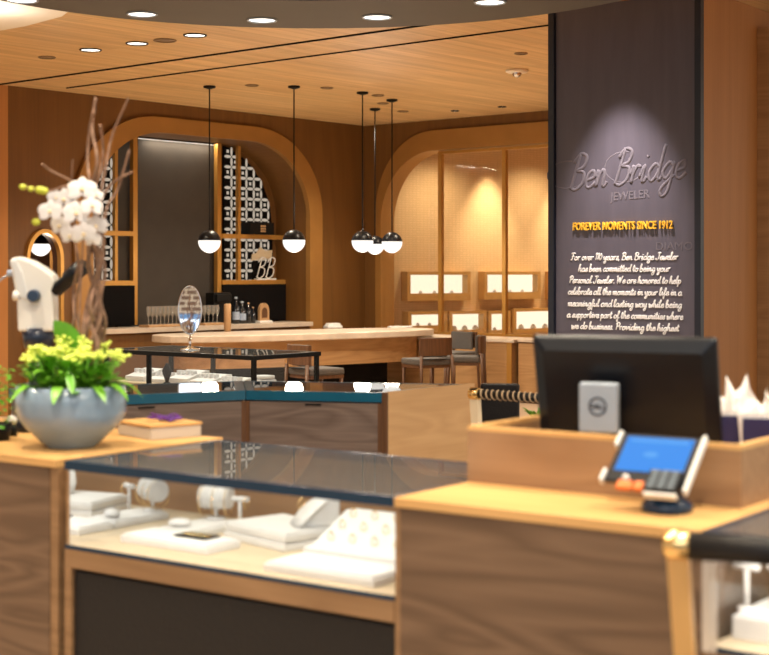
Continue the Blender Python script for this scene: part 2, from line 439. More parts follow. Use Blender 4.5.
# lattice screens: quarter-round outline, lit petals on dark plate
pet = emis('lit_lattice_opening', (1,.84,.66), .50)
def lattice(name, xc, zc, rad, x0, x1, z0, pitch=.143):
    bm = B()
    def inside(x, z): return x0 <= x <= x1 and z >= z0 and (z < zc or (x-xc)**2+(z-zc)**2 < rad*rad)
    # plate outline
    pts = [(x0, z0), (x1, z0)]
    seg = []
    for k in range(25):
        x = x1 + (x0-x1)*k/24
        d = rad*rad-(x-xc)**2
        seg.append((x, zc+math.sqrt(max(0,d))))
    xzprism(bm, pts+seg, RD-.05, RD-.03, 0)
    yb = RD-.058
    nx = int((x1-x0)/pitch)+2; nz = int((zc+rad-z0)/pitch)+2
    def petal(cx, cz, hor):
        if not (inside(cx-.03,cz) and inside(cx+.03,cz) and inside(cx, cz+.03)): return
        L_, W_ = pitch*.45, pitch*.15
        o = []
        for k in range(12):
            a = 2*math.pi*k/12
            u, w = L_*math.cos(a), W_*math.sin(a)
            o.append((cx+u, cz+w) if hor else (cx+w, cz+u))
        o = [(min(max(p[0],x0),x1), max(p[1],z0)) for p in o]
        vs = [bm.verts.new((p[0], yb, p[1])) for p in o]
        f = bm.faces.new(vs); f.material_index = 1
    for i in range(-1, nx):
        for j in range(-1, nz):
            cx, cz = x0+i*pitch, z0+j*pitch
            petal(cx+pitch/2, cz, True); petal(cx, cz+pitch/2, False)
            sx, sz = cx+pitch/2, cz+pitch/2
            if inside(sx-.03,sz) and inside(sx+.03,sz+.03) and (i+j) % 2 == 0:
                s = pitch*.15
                f = bm.faces.new([bm.verts.new((sx+a*s, yb, sz+b*s)) for a,b in ((-1,-1),(1,-1),(1,1),(-1,1))]); f.material_index = 1
    return obj(name, bm, [M['darkcab'], pet], bar)
xr0 = LB(222,200)[0]; xr1 = LB(271,200)[0]; zc = LB(271,232)[1]; zb = LB(240,281)[1]
radl = min(xr1-LB(200,200)[0], 9)
zq = LB(222,146)[1]
# fit a circle through (xr1,zc) and (xr0,zq) centred on z=zc
hh = zq-zc; w = xr1-xr0
# (w - d)... centre xc: xr1-xc=r ; (xr0-xc)^2+hh^2=r^2
r_ = (w*w+hh*hh)/(2*w)
xcc = xr1-r_
lattice('lattice_screen', xcc, zc, r_, xr0, xr1, zb)
xs0 = xl0+.02; xs1 = LB(115,200)[0]
w2 = (xs1-xs0); h2 = (LB(115,141)[1]-zc); r2 = max((w2*w2+h2*h2)/(2*w2), w2)
lattice('lattice_screen', xs0+r2, zc, r2, xs0, xs1, LB(110,281)[1])
# brass uprights and shelves
zs1 = LB(250,237)[1]; zs2 = LB(250,282)[1]
for px in (135.5, 219.5):
    x = LW(px,200,RD-.17)[0]; bm = B(); box(bm, x-.036, x+.036, RD-.17, RD-.10, .97, ztI-.01); obj('upright', bm, M['brass'], bar)
x = LW(239.5,200,RD-.17)[0]; bm = B(); box(bm, x-.026, x+.026, RD-.17, RD-.12, .97, ztI-.01); obj('upright', bm, M['brass'], bar)
x = LW(116.5,200,RD-.17)[0]; bm = B(); box(bm, x-.022, x+.022, RD-.17, RD-.12, LB(110,281)[1], LW(116.5,140,RD-.17)[1]-.02); obj('upright', bm, M['brass'], bar)
xsh = LB(287,200)[0]; xu = LW(219.5,200,RD-.17)[0]+.037; xv = LW(135.5,200,RD-.17)[0]-.037
for z in (zs1, zs2):
    bm = B(); box(bm, xu, xsh, RD-.19, RD-.062, z-.03, z+.03); obj('shelf', bm, M['brass'], bar)
    bm = B(); box(bm, xs0, xv, RD-.19, RD-.062, z-.03, z+.03); obj('shelf', bm, M['brass'], bar)
bm = B(); box(bm, xu, xsh-.02, RD-.2, RD-.06, .97, zs2-.032); obj('cupboard_recess', bm, M['darkcab'], bar)
bm = B(); box(bm, xs0, xv, RD-.2, RD-.06, .97, zs2-.032); obj('cupboard_recess', bm, M['darkcab'], bar)
# stone counter of the back bar
zbar = LW(250,324,-.1)[1]
bm = B(); box(bm, xiL+.02, xiR-.01, -.12, RD-.27, zbar-.06, zbar); obj('stone_counter', bm, M['marble'], bar, .004)
bm = B(); box(bm, xiL+.03, xiR-.02, -.06, RD-.28, 0, zbar-.061); obj('counter_base', bm, M['wallwood'], bar)

def lbar(px, y=.12, z=None):      # point on the bar counter
    x = LW(px, 300, y)[0]; return FL.w(x, y, zbar if z is None else z)

# small arched opening at far left with brass rim
bm = B(); band(bm, oS, iS, -.04, .03); struct('trim_5', bm, M['brass'], (C0.x,C0.y,0), FL.a)
bm = B(); reveal(bm, iS, .031, .12); box(bm, a0-.4, a1+1.6, 1.5, 1.56, 0, at_+.35); box(bm, a0-.4, xiL-.02, .12, 1.4999, at_+.30, at_+.35); struct('wall_arch_recess', bm, mat('dark_hall_wood', (.10,.04,.015), .6), (C0.x,C0.y,0), FL.a)
bm = B()
x, z = LW(52.5,236.5,1.49); box(bm, x-.035, x+.035, 1.48, 1.4995, z-.06, z+.06); box(bm, x-.012, x+.012, 1.476, 1.48, z-.03, z+.03)
tag(obj('wall_switch', bm, M['grey']), 'small pale switch plate in the small arch behind the orchid', 'switch', loc=(C0.x,C0.y,0), rz=FL.a)

# right back wall with a wide arch to the display room
xl_o = RW(377.5,250)[0]; xl_i = RW(383,250)[0]
zo = RW(500,125.5)[1]; zi = RW(500,146)[1]
XE = RW(690,200)[0]
oB = arch(xl_o, XE, zo, 1.05, 1.15, 0, xr_square=True); iB = arch(xl_i, XE, zi, .98, 1.0, 0, xr_square=True)
mB = [((o[0]+i[0])/2, (o[1]+i[1])/2) for o, i in zip(oB, iB)]
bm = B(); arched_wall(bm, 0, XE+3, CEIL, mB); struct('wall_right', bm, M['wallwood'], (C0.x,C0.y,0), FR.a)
bm = B(); band(bm, oB[:-1], iB[:-1], -.05, .03); struct('trim_6', bm, M['band'], (C0.x,C0.y,0), FR.a)
bm = B(); reveal(bm, iB[:-1], .02, .25); struct('wall_arch_reveal', bm, M['band'], (C0.x,C0.y,0), FR.a)
# glazed screen in the arch: mullions, sill, panes
zsill = RW(470,333)[1]
bm = B()
x1_ = RW(441,250,.1)[0]; x2_ = RW(505,250,.1)[0]; x3_ = RW(600,250,.1)[0]
for x in (x1_, x2_, x3_): box(bm, x-.03, x+.03, .07, .13, zsill, zi-.01)
box(bm, xl_i+.01, x3_, .06, .14, zsill-.06, zsill)
box(bm, xl_i+1.0, x3_, .07, .13, zi-.05, zi-.011)
struct('window_1', bm, M['brass'], (C0.x,C0.y,0), FR.a)
bm = B()
for a_, b2 in ((xl_i+.015, x1_-.031), (x1_+.031, x2_-.031)):
    pts = [p for p in iB[1:-2] if a_+.001 < p[0] < b2-.001]
    o_ = [(a_, zsill+.002)] + [(a_, iB[1][1])]*(1 if a_ < xl_i+.1 else 0) + [(p[0], min(p[1], zi-.05)-.012) for p in pts]
    if a_ > xl_i+.1: o_ = [(a_, zsill+.002), (a_, zi-.06)]
    o_ += [(b2, zi-.06), (b2, zsill+.002)]
    xzprism(bm, o_, .097, .103)
struct('window_1_pane', bm, M['glass'], (C0.x,C0.y,0), FR.a)

# display room behind: oblique back wall
D0 = Vector(((379-CX)/F*22.0, 22.0))
FA = Frame(D0, math.atan2(.592,.806))
AW = lambda px, py, off=0: FA.hit(px, py, off)
bm = B(); box(bm, -.3, 6.2, 0, .1, 0, CEIL); struct('wall_display_room', bm, M['weave'], (D0.x,D0.y,0), FA.a)
bm = B(); q0 = FR.w(XE+.3,.3); 
v = [bm.verts.new(p) for p in ((q0.x,q0.y,0),(q0.x+2,q0.y+6,0),(q0.x+2,q0.y+6,CEIL),(q0.x,q0.y,CEIL))]; bm.faces.new(v)
struct('wall_display_room_side', bm, M['weave'])

glow = emis('lit_display_back', (1,.86,.62), 1.3)
M['gframe'] = mat('golden_oak_frame', (.50,.28,.09), .5); noisy(M['gframe'], 6, .08)
def niche(px0, px1, py0, py1, rim, label, deep=.16, div=(), goods=3, low=False):
    xa, z1 = AW(px0, py0); xb, _ = AW(px1, py0); z0 = AW((px0+px1)/2, py1)[1]; z1 = AW((px0+px1)/2, py0)[1]
    t = thing('wall_display_case', label, 'display case', FA.w((xa+xb)/2, 0, z0), FA.a, 'lit display cases on the far wall')
    w = (xb-xa)/2; h = z1-z0
    bm = B()
    box(bm, -w, w, -deep, -.002, 0, rim); box(bm, -w, w, -deep, -.002, h-.05, h)
    box(bm, -w, -w+.06, -deep, -.002, rim+.001, h-.051); box(bm, w-.06, w, -deep, -.002, rim+.001, h-.051)
    obj('frame', bm, M['gframe'], t)
    bm = B(); box(bm, -w+.061, w-.061, -.03, -.003, rim+.001, h-.052); obj('lit_back', bm, glow, t)
    bm = B(); box(bm, -w+.061, w-.061, -deep+.008, -deep+.014, rim+.001, h-.052); obj('glass_pane', bm, M['glass'], t)
    for k in range(goods):
        bm = B(); x = -w*.7 + 1.4*w*(k+.5)/goods + random.uniform(-.05,.05)
        ball(bm, (x,-.08,rim+.002), .05 if low else .03, sx=1.2, sy=.6, sz=1.4, z0=0, seg=10, rings=5)
        obj('jewellery_stand', bm, M['white'], t)
    return t
niche(401,464,271.5,300.5,.11,'upper lit wall case at the left, above the curved stone table end')
niche(478,534,271.5,299,.11,'upper lit wall case in the middle, behind the second brass mullion')
niche(545,585,271.5,299,.11,'upper lit wall case cut off by the slate sign panel')
niche(402,441,311,332,.10,'lower lit wall case at the left, beside the stone table end', goods=2)
niche(443,480,310.5,333,.05,'lower lit wall case with a white necklace stand, right of the first brass mullion', low=True)
niche(482,504,310.5,333,.05,'narrow lower lit wall case just left of the second brass mullion', goods=1)
niche(507,551,308,332,.06,'lower lit wall case nearest the slate sign panel', low=True)

# low oak counter in front of the arch
zt = .80
pA = gp(398,336.5,zt); pB = gp(512,339.5,zt); 
FC = Frame(pB, AB)
Lc = (pA-pB).length
desk = thing('oak_counter', 'low oak counter with a pale stone top in front of the glazed arch', 'counter', FC.w(0,0), AB)
bm = B(); box(bm, -Lc-.6, .04, -.02, .62, zt-.04, zt); obj('stone_top', bm, M['marble'], desk, .003)
bm = B(); box(bm, -Lc-.6, 0, 0, .6, 0.0, zt-.041); obj('body', bm, M['oak'], desk)
bm = B(); box(bm, -.075, -.001, -.012, -.001, .0, zt-.042); obj('corner_post', bm, M['brass'], desk)
desk2 = thing('oak_cupboard', 'oak cupboard with doors at the right end of the low counter, beside the slate sign', 'cupboard', FC.w(.05,.06), AB)
bm = B(); box(bm, 0, 1.4, .0, .55, .08, zt-.03); obj('body', bm, M['wallwood'], desk2)
bm = B(); box(bm, 0, 1.4, .05, .5, 0, .079); obj('plinth', bm, M['chairwood'], desk2)
bm = B(); box(bm, 0, 1.4, -.015, .56, zt-.029, zt); obj('stone_top', bm, M['marble'], desk2)
for k in range(3):
    bm = B(); box(bm, .02+k*.45, .45+k*.45, -.018, -.001, .1, zt-.05); obj('door', bm, M['oak'], desk2)

# ------------------------------------------------------------------ column with the slate sign panel
P1 = Vector((2.39, 11.13)); W_ = 1.31
FS = Frame(P1, AF)       # x to the right/toward; sign spans x in [-W_,0]
bm = B(); box(bm, -W_+.01, 0, .03, 6.5, 0, CEIL-.002); struct('wall_column', bm, M['colwood'], (P1.x,P1.y,0), AF)
sg = thing('sign_panel', 'tall slate-coloured glass sign panel with gold and white lettering on the column', 'sign', FS.w(-W_/2, .03), AF)
bm = B(); box(bm, -W_/2+.055, W_/2-.055, -.03, -.002, 0.02, CEIL-.03); obj('glass_panel', bm, M['slate'], sg)
bm = B()
box(bm, -W_/2, -W_/2+.05, -.06, -.001, 0.0, CEIL-.006); box(bm, W_/2-.05, W_/2, -.06, -.001, 0.0, CEIL-.006)
obj('frame', bm, mat('slate_blue_frame', (.016,.020,.034), .35), sg)
SGX = lambda px, py: FS.hit(px, py, 0)

# --- single-stroke script lettering
G = {
'a':(1.15,[[(.9,.85),(.5,1),(.1,.6),(.15,.1),(.5,0),(.85,.5),(.9,1),(.85,.3),(1.0,0),(1.2,.25)]]),
'b':(1.0,[[(0,.3),(.35,1.9),(.2,2.1),(.1,1.5),(.1,.1),(.5,0),(.8,.5),(.5,.95),(.15,.5)]]),
'c':(.85,[[(.8,.8),(.5,1),(.1,.5),(.4,0),(.9,.3)]]),
'd':(1.15,[[(.85,.8),(.5,1),(.1,.5),(.4,0),(.85,.5),(1.05,2.1),(.9,.4),(1.05,0),(1.2,.25)]]),
'e':(.9,[[(.1,.45),(.7,.6),(.6,1),(.2,.8),(.15,.2),(.5,0),(.95,.3)]]),
'f':(.75,[[(.1,.3),(.6,1.6),(.5,2.1),(.3,1.6),(.3,-.6),(.2,-.9),(.1,-.5),(.5,.1),(.8,.3)]]),
'g':(1.1,[[(.85,.8),(.5,1),(.1,.5),(.45,.05),(.85,.6),(.9,.95),(.8,-.6),(.4,-.95),(.2,-.5),(1.1,.25)]]),
'h':(1.05,[[(0,.2),(.4,1.8),(.3,2.1),(.15,1.6),(.1,0),(.2,.6),(.55,1),(.7,.7),(.7,.1),(.9,0),(1.05,.2)]]),
'i':(.65,[[(0,.3),(.3,1),(.25,.2),(.4,0),(.65,.3)],[(.4,1.45),(.42,1.55)]]),
'k':(.95,[[(0,.2),(.4,1.8),(.3,2.1),(.15,1.6),(.1,0)],[(.7,1),(.15,.5),(.6,0),(.9,.2)]]),
'l':(.6,[[(0,.2),(.45,1.8),(.35,2.1),(.15,1.6),(.15,.2),(.35,0),(.6,.3)]]),
'm':(1.4,[[(0,.6),(.15,1),(.15,0),(.3,.7),(.5,1),(.6,.8),(.6,0),(.75,.7),(.95,1),(1.05,.8),(1.05,.1),(1.2,0),(1.4,.25)]]),
'n':(1.05,[[(0,.6),(.15,1),(.15,0),(.3,.7),(.55,1),(.7,.7),(.7,.1),(.85,0),(1.05,.25)]]),
'o':(1.0,[[(.5,1),(.1,.6),(.2,.1),(.55,0),(.85,.5),(.5,1),(.7,.85),(1.05,.85)]]),
'p':(.95,[[(0,.4),(.2,1),(.1,-.9)],[(.12,.5),(.45,1),(.8,.6),(.5,0),(.15,.15)]]),
'r':(.8,[[(0,.5),(.2,1.05),(.2,0),(.25,.6),(.5,1),(.75,.9)]]),
's':(.75,[[(0,.1),(.45,1),(.6,.85),(.4,.6),(.65,.3),(.4,0),(.1,.1)]]),
't':(.7,[[(.05,.3),(.35,1.8),(.25,.2),(.4,0),(.7,.3)],[(0,1.2),(.7,1.3)]]),
'u':(1.1,[[(0,.6),(.1,1),(.1,.2),(.35,0),(.7,.4),(.8,1),(.75,.2),(.9,0),(1.1,.25)]]),
'v':(.95,[[(0,.7),(.15,1),(.35,0),(.75,.9),(1,.85)]]),
'w':(1.25,[[(0,.7),(.1,1),(.15,.1),(.4,0),(.6,.8),(.65,.1),(.9,.1),(1.1,.95),(1.3,.85)]]),
'y':(1.0,[[(0,.6),(.1,1),(.15,.3),(.4,.1),(.75,.9),(.8,1),(.75,-.5),(.4,-.95),(.2,-.6),(1.0,.2)]]),
'F':(1.1,[[(0,1.9),(.5,2.1),(1.3,2.0)],[(.6,2.05),(.4,.5),(.2,0),(0,.2)],[(.2,1.1),(.95,1.15)]]),
'B':(1.35,[[(.5,2.1),(.35,1),(.2,0)],[(.1,1.6),(.5,2.1),(1.1,1.9),(1.0,1.3),(.4,1.1),(1.1,.95),(1.15,.3),(.6,-.05),(.1,.15)]]),
'J':(1.2,[[(.4,1.9),(.9,2.05),(1.4,1.95)],[(.95,2.05),(.8,.6),(.5,0),(.1,.1),(.1,.5)]]),
'P':(1.2,[[(.5,2.1),(.3,0)],[(.1,1.6),(.6,2.15),(1.2,1.8),(.9,1.1),(.4,1.0)]]),
'W':(1.9,[[(0,1.8),(.2,2.05),(.35,0),(.9,1.7),(1.05,0),(1.6,1.9),(1.8,2.0)]]),
'1':(.6,[[(.1,1.6),(.4,2.0),(.3,0)]]),'0':(.9,[[(.5,2),(.1,1),(.4,0),(.8,1),(.5,2)]]),
'.':(.4,[[(.15,0),(.2,.1)]]),',':(.4,[[(.2,.1),(.1,-.35)]]),' ':(.55,[]),
}
def script_width(t): return sum(G[c][0] for c in t)
def script(bm, text, x0, z0, width, size, thick, y, slant=.25, tilt=0.0):
    k = width/script_width(text); x = 0
    for c in text:
        adv, strokes = G[c]
        for st in strokes:
            pts = spline([(p[0], p[1], 0) for p in st], 5)
            P = []
            for p in pts:
                u = (x+p.x+slant*p.y*size/k*.9)*k; w = p.y*size
                P.append(Vector((x0+u*math.cos(tilt)-w*math.sin(tilt)*0, y, z0+w+u*math.tan(tilt))))
            tube(bm, P, thick, seg=6)
        x += adv
M['white_ink'] = mat('white_lettering', (.9,.9,.9), .6, emit=(1,1,1), es=.0); noisy(M['white_ink'], 30, .02)
lines = ["For over 110 years, Ben Bridge Jeweler","has been committed to being your","Personal Jeweler. We are honored to help",
 "celebrate all the moments in your life in a","meaningful and lasting way while being","a supportive part of the communities where","we do business. Providing the highest"]
ext = [(571,678,260),(578.5,670,271.6),(569,681,283.4),(568,682,295),(568,682,307),(567,683,318.5),(571.5,679,330)]
for t, (pa, pb, py) in zip(lines, ext):
    xa, _ = SGX(pa, py); xb, _ = SGX(pb, py); z = SGX((pa+pb)/2, py)[1]
    bm = B(); script(bm, t, xa+W_/2, z, xb-xa, .027, .0050, -.033, slant=.2)
    obj('lettering', bm, M['white_ink'], sg, label='line of white handwritten lettering')
# more lines below, hidden by the monitor, are left out
def text_obj(name, body, x, z, width, ext_, y, mt, parent, shear=0, off=0, tilt=0, height=None):
    cu = bpy.data.curves.new(name, 'FONT'); cu.body = body; cu.size = 1; cu.extrude = ext_; cu.shear = shear; cu.offset = off
    cu.align_x = 'CENTER'; cu.resolution_u = 3
    tmp = bpy.data.objects.new('tmp', cu); COL.objects.link(tmp)
    dg = bpy.context.evaluated_depsgraph_get(); dg.update()
    me = bpy.data.meshes.new_from_object(tmp.evaluated_get(dg)); bpy.data.objects.remove(tmp)
    xs = [v.co.x for v in me.vertices]; ys = [v.co.y for v in me.vertices]
    k = width/(max(xs)-min(xs)); kz = k if height is None else height/(max(ys)-min(ys))
    for v in me.vertices:
        u, w, e = v.co.x*k, v.co.y*kz, v.co.z
        v.co = Vector((x+u, y-e, z+w+u*math.tan(tilt)))
    me.materials.clear(); me.materials.append(mt)
    me.name = name
    o = bpy.data.objects.new(name, me); COL.objects.link(o)
    if parent: o.parent = parent
    return o
M['goldletter'] = mat('gold_letters', (.95,.55,.05), .4, .0); noisy(M['goldletter'], 20, .05)
xa, _ = SGX(574,228.5); xb, zz = SGX(673.5,226.5); zz = SGX(624,229.3)[1]
o = text_obj('gold_lettering', 'FOREVER MOMENTS SINCE 1912', (xa+xb)/2+W_/2, zz, xb-xa, .009, -.046, M['goldletter'], sg, off=.018, height=.064)
o['label'] = 'raised gold capitals'
# reflection of the shop sign, built as tone-on-tone raised letters
M['ghost'] = mat('reflection_lettering', (.175,.16,.19), .85, spec=.05); noisy(M['ghost'], 20, .05)
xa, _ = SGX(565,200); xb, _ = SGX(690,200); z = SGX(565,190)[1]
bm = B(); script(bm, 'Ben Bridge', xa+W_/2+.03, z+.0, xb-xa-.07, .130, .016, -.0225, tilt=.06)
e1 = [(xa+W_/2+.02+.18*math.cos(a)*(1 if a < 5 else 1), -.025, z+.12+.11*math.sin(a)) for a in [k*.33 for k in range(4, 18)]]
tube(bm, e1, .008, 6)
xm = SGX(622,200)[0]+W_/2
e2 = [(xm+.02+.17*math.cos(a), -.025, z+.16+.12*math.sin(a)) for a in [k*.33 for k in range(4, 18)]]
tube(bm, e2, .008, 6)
obj('reflected_logo', bm, M['ghost'], sg, label='reflection of a script sign built as grey letters')
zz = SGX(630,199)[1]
o = text_obj('reflection_lettering', 'JEWELER', SGX(630,199)[0]+W_/2, zz, .34, .003, -.031, M['ghost'], sg, off=.012, height=.085, tilt=.05)
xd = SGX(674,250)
o = text_obj('reflection_lettering', 'DIAMO', xd[0]+W_/2, xd[1], .30, .002, -.031, mat('faint_reflection', (.15,.137,.165), .8), sg, height=.062)  # another reflected word, put on the panel as faint letters

# display cabinet on the wall at the right edge
cab = thing('tall_display_cabinet', 'tall lit glass display cabinet set in the wood wall at the right edge', 'cabinet', FS.w(.0, 1.36), AF)
def RSide(px, py):   # on the column's right face, plane x=0 : returns (y along U, z)
    a = (px-CX)/F; t = (P1.x*FS.uy.y - P1.y*FS.uy.x)/(a*FS.uy.y - FS.uy.x)
    y = (Vector((t*a,t))-P1).dot(FS.uy); return y, H-(py-CY)/F*t
ya = RSide(757,100)[0]-1.36; zc1 = RSide(760,29)[1]
bm = B()
box(bm, .001, .10, ya, ya+.06, 0, zc1); box(bm, .001, .10, ya+1.3, ya+1.36, 0, zc1)
box(bm, .001, .10, ya+.061, ya+1.299, zc1-.06, zc1); box(bm, .001, .10, ya+.061, ya+1.299, 0, .5)
obj('frame', bm, M['oak'], cab)
bm = B(); box(bm, .001, .012, ya+.061, ya+1.299, .501, zc1-.061); obj('back_panel', bm, M['brass'], cab)
for z in (1.3, 1.9, 2.5, 3.1):
    bm = B(); box(bm, .013, .095, ya+.061, ya+1.299, z, z+.012); obj('glass_shelf', bm, M['glass'], cab)
for z in (1.312, 1.912):
    bm = B(); ball(bm, (.055, ya+.25, z), .05, sx=.7, sz=3.2, z0=0); obj('white_bust', bm, M['white'], cab)

# ------------------------------------------------------------------ foreground counters
# left wooden block (front-left counter)
case_L = (gp(70,460,1.07)-A0).length
depth = .70
lb = thing('wooden_counter', 'walnut counter block with a golden oak top at the left, under the flower bowl', 'counter', FF.w(-case_L-.035, 0), AF)
bm = B(); box(bm, -1.5, -.035, 0, depth, 0, 1.045); obj('body', bm, M['walnut'], lb)
bm = B(); box(bm, -.034, 0, .004, depth, 0, 1.045); obj('end_stile', bm, M['rail_oak'], lb)
bm = B(); box(bm, -1.5, 0.0, -.006, depth+.06, 1.0451, 1.07); obj('wooden_top', bm, M['oak_top'], lb, .002)

def glass_case(name, label, x0, x1, fr, dpt, rail=True, navy='navy', left_side='oak', grp='glass jewellery cases in the foreground', framed=False):
    """glass counter: origin front-left on the floor"""
    L_ = x1-x0
    t = thing(name, label, 'display case', fr.w(x0, 0), fr.a, grp)
    bm = B(); box(bm, .0, L_, .03, dpt, 0, .745)
    obj('base_cabinet', bm, M['walnut'], t)
    bm = B(); box(bm, .03, L_-.002, .012, .029, .02, .735); obj('leather_panel', bm, M['leather'], t, .006)
    bm = B(); box(bm, .0, L_, .0, .0295, .745, .80); box(bm, 0, L_, .0296, dpt, .7451, .80); obj('oak_rail', bm, M['rail_oak'], t)
    bm = B(); box(bm, .0, .028, .0, .0115, .0, .744); obj('end_post', bm, M['rail_oak'], t)
    bm = B(); box(bm, .012, L_-.012, .012, dpt-.021, .8002, .812); obj('deck', bm, M['cream'], t)
    bm = B(); box(bm, .012, L_-.012, dpt-.02, dpt-.001, .801, 1.04); obj('back_panel', bm, M['walnut_pale'], t)
    bm = B(); box(bm, 0, L_, 0, .008, .801, .812); obj('sill_strip', bm, M['navy'], t)
    bm = B(); box(bm, .006, L_-.006, .001, .007, .8125, 1.043); obj('front_glass', bm, M['glass'], t)
    bm = B(); box(bm, .0, .011, .008, dpt-.0, .801, 1.043); obj('side_panel', bm, M['oak'] if left_side == 'oak' else M['glass'], t)
    if left_side == 'oak':
        bm = B(); box(bm, .0112, .0145, .0085, dpt-.021, .8125, 1.043); obj('mirror_panel', bm, M['mirror'], t, label='mirrored inner side')
    bm = B(); z0, z1 = 1.0435, 1.07
    box(bm, 0, L_, -.002, .02, z0, z1); box(bm, 0, L_, dpt-.02, dpt, z0, z1)
    box(bm, 0, .02, .0201, dpt-.0201, z0, z1); box(bm, L_-.02, L_, .0201, dpt-.0201, z0, z1)
    obj('top_frame', bm, M[navy], t)
    bm = B(); box(bm, .0205, L_-.0205, .0205, dpt-.0205, z1-.008, z1-.001); obj('glass_top', bm, M['topglass'], t)
    bm = B(); box(bm, .03, L_-.03, .022, .034, 1.046, 1.056); obj('light_strip', bm, M['led'], t)
    return t
case1 = glass_case('glass_display_case', 'long glass-topped jewellery case with white trays and a black leather front, centre foreground', -case_L, -.003, FF, depth)
def area(name, loc, rot, sx, sy, power, col=(1,.9,.78)):
    l = bpy.data.lights.new(name, 'AREA'); l.shape = 'RECTANGLE'; l.size = sx; l.size_y = sy; l.energy = power; l.color = col
    o = bpy.data.objects.new(name, l); COL.objects.link(o); o.location = loc; o.rotation_euler = rot; return o
def spot(name, loc, power, ang=80, blend=.8, col=(1,.84,.64), target=None, rad=.05):
    l = bpy.data.lights.new(name, 'SPOT'); l.energy = power; l.spot_size = R(ang); l.spot_blend = blend; l.color = col; l.shadow_soft_size = rad
    o = bpy.data.objects.new(name, l); COL.objects.link(o); o.location = loc
    if target is not None:
        d = Vector(target)-Vector(loc); o.rotation_euler = d.to_track_quat('-Z','Y').to_euler()
    return o
p = FF.w(-case_L/2, .05, 1.040)
area('case_led', p, (R(12), 0, AF), case_L-.1, .015, .75)

# POS counter
pos = thing('service_counter', 'walnut service counter with a golden oak top, carrying the monitor and payment tablet', 'counter', FF.w(0,0), AF)
PL = .845
bm = B(); box(bm, .016, PL, 0, 1.25, 0, 1.045); obj('body', bm, M['walnut'], pos)
bm = B(); box(bm, 0, .0155, .001, 1.25, 0, 1.045); obj('end_stile', bm, M['rail_oak'], pos)
bm = B(); box(bm, 0, PL, -.005, 1.25, 1.0451, 1.07); obj('wooden_top', bm, M['oak_top'], pos, .002)
tr = thing('counter_surround', 'raised open wooden surround on the service counter, hiding the monitor foot', 'surround', FF.w(0.0,.345,1.07), AF)
TL, TD, TH = .797, .86, .155
for nm, a in (('front_board',(0,TL,0,.022)),('rear_board',(0,TL,TD-.022,TD)),('side_board',(0,.022,.0222,TD-.0222)),('side_board',(TL-.022,TL,.0222,TD-.0222))):
    bm = B(); box(bm, *a, 0, TH-.012); o = obj(nm, bm, M['walnut_pale'], tr)
    bm = B(); box(bm, *a, TH-.0118, TH); obj('edge_band', bm, M['oak_top'], o)

# right glass case
case2 = glass_case('glass_display_case', 'glass jewellery case cut off by the right edge of the photo, behind the stool rail', PL+.003, PL+1.35, FF, .72, left_side='glass')
bm = B(); box(bm, .0, .022, -.0035, -.0005, .801, 1.043); box(bm, .024, .034, -.0035, -.0005, .801, 1.043); obj('corner_post', bm, M['chrome'], case2, label='silver corner post')
p = FF.w(PL+.68, .05, 1.040); area('case_led', p, (R(12),0,AF), 1.2, .015, 4.0)

# ------------------------------------------------------------------ jewellery displays in the foreground case
DK = .8121
def slab(name, x0, y0, w, d, h, label, z=DK, cat='tray', grp='white display trays in the foreground case', rz=0):
    """white padded tray with a thin lip"""
    t = thing(name, label, cat, FF.w(x0, y0, z), AF+rz, grp)
    bm = B(); box(bm, 0, w, 0, d, 0, h-.006); obj('tray_body', bm, M['white'], t, .003)
    bm = B(); box(bm, .008, w-.008, .008, d-.008, h-.0058, h); obj('velvet_pad', bm, M['white'], t, .002)
    return t
def at(px, py, z=DK): return FF.loc(gp(px, py, z))
tx, ty = -1.141, .129
slab('display_tray', tx, ty, .365, .150, .028, 'flat white tray with a black ring card at the front left of the foreground case')
slab('display_tray', tx, .285, .145, .25, .026, 'narrow white tray under the bracelet roll in the foreground case')
slab('display_tray', -.935, .375, .32, .235, .027, 'lower white tray of the stacked pair under the necklace bust', rz=R(-13.5))
slab('display_tray', -.930, .378, .315, .23, .027, 'upper white tray of the stacked pair, carrying the necklace bust', z=DK+.0275, rz=R(-13.5))
c4 = at(263,571)
slab('display_tray', c4.x, c4.y, .385, .19, .028, 'flat empty white tray at the front right of the foreground case')
# ring ramp
c5 = (-.515, .255)
rp = thing('ring_ramp', 'sloping white ring display behind the empty tray at the right of the foreground case', 'ring display', FF.w(c5[0], c5[1], DK), AF)
bm = B(); yzprism(bm, [(0,0),(.26,0),(.26,.115),(.21,.118),(.05,.04),(0,.036)], 0, .44); obj('ramp_body', bm, M['white'], rp, .004)
for k in range(3):
    for j in range(5):
        y = .07+.055*k; z = .04+(y-.05)*.4875
        bm = B(); x = .05+.08*j
        pts = [(x+.011*math.cos(a), y, z+.011+.011*math.sin(a)) for a in [2*math.pi*q/12 for q in range(13)]]
        tube(bm, pts, .0016, 6, caps=False); ball(bm, (x,y,z+.024), .004, seg=8, rings=6)
        obj('ring', bm, M['gold'], rp)
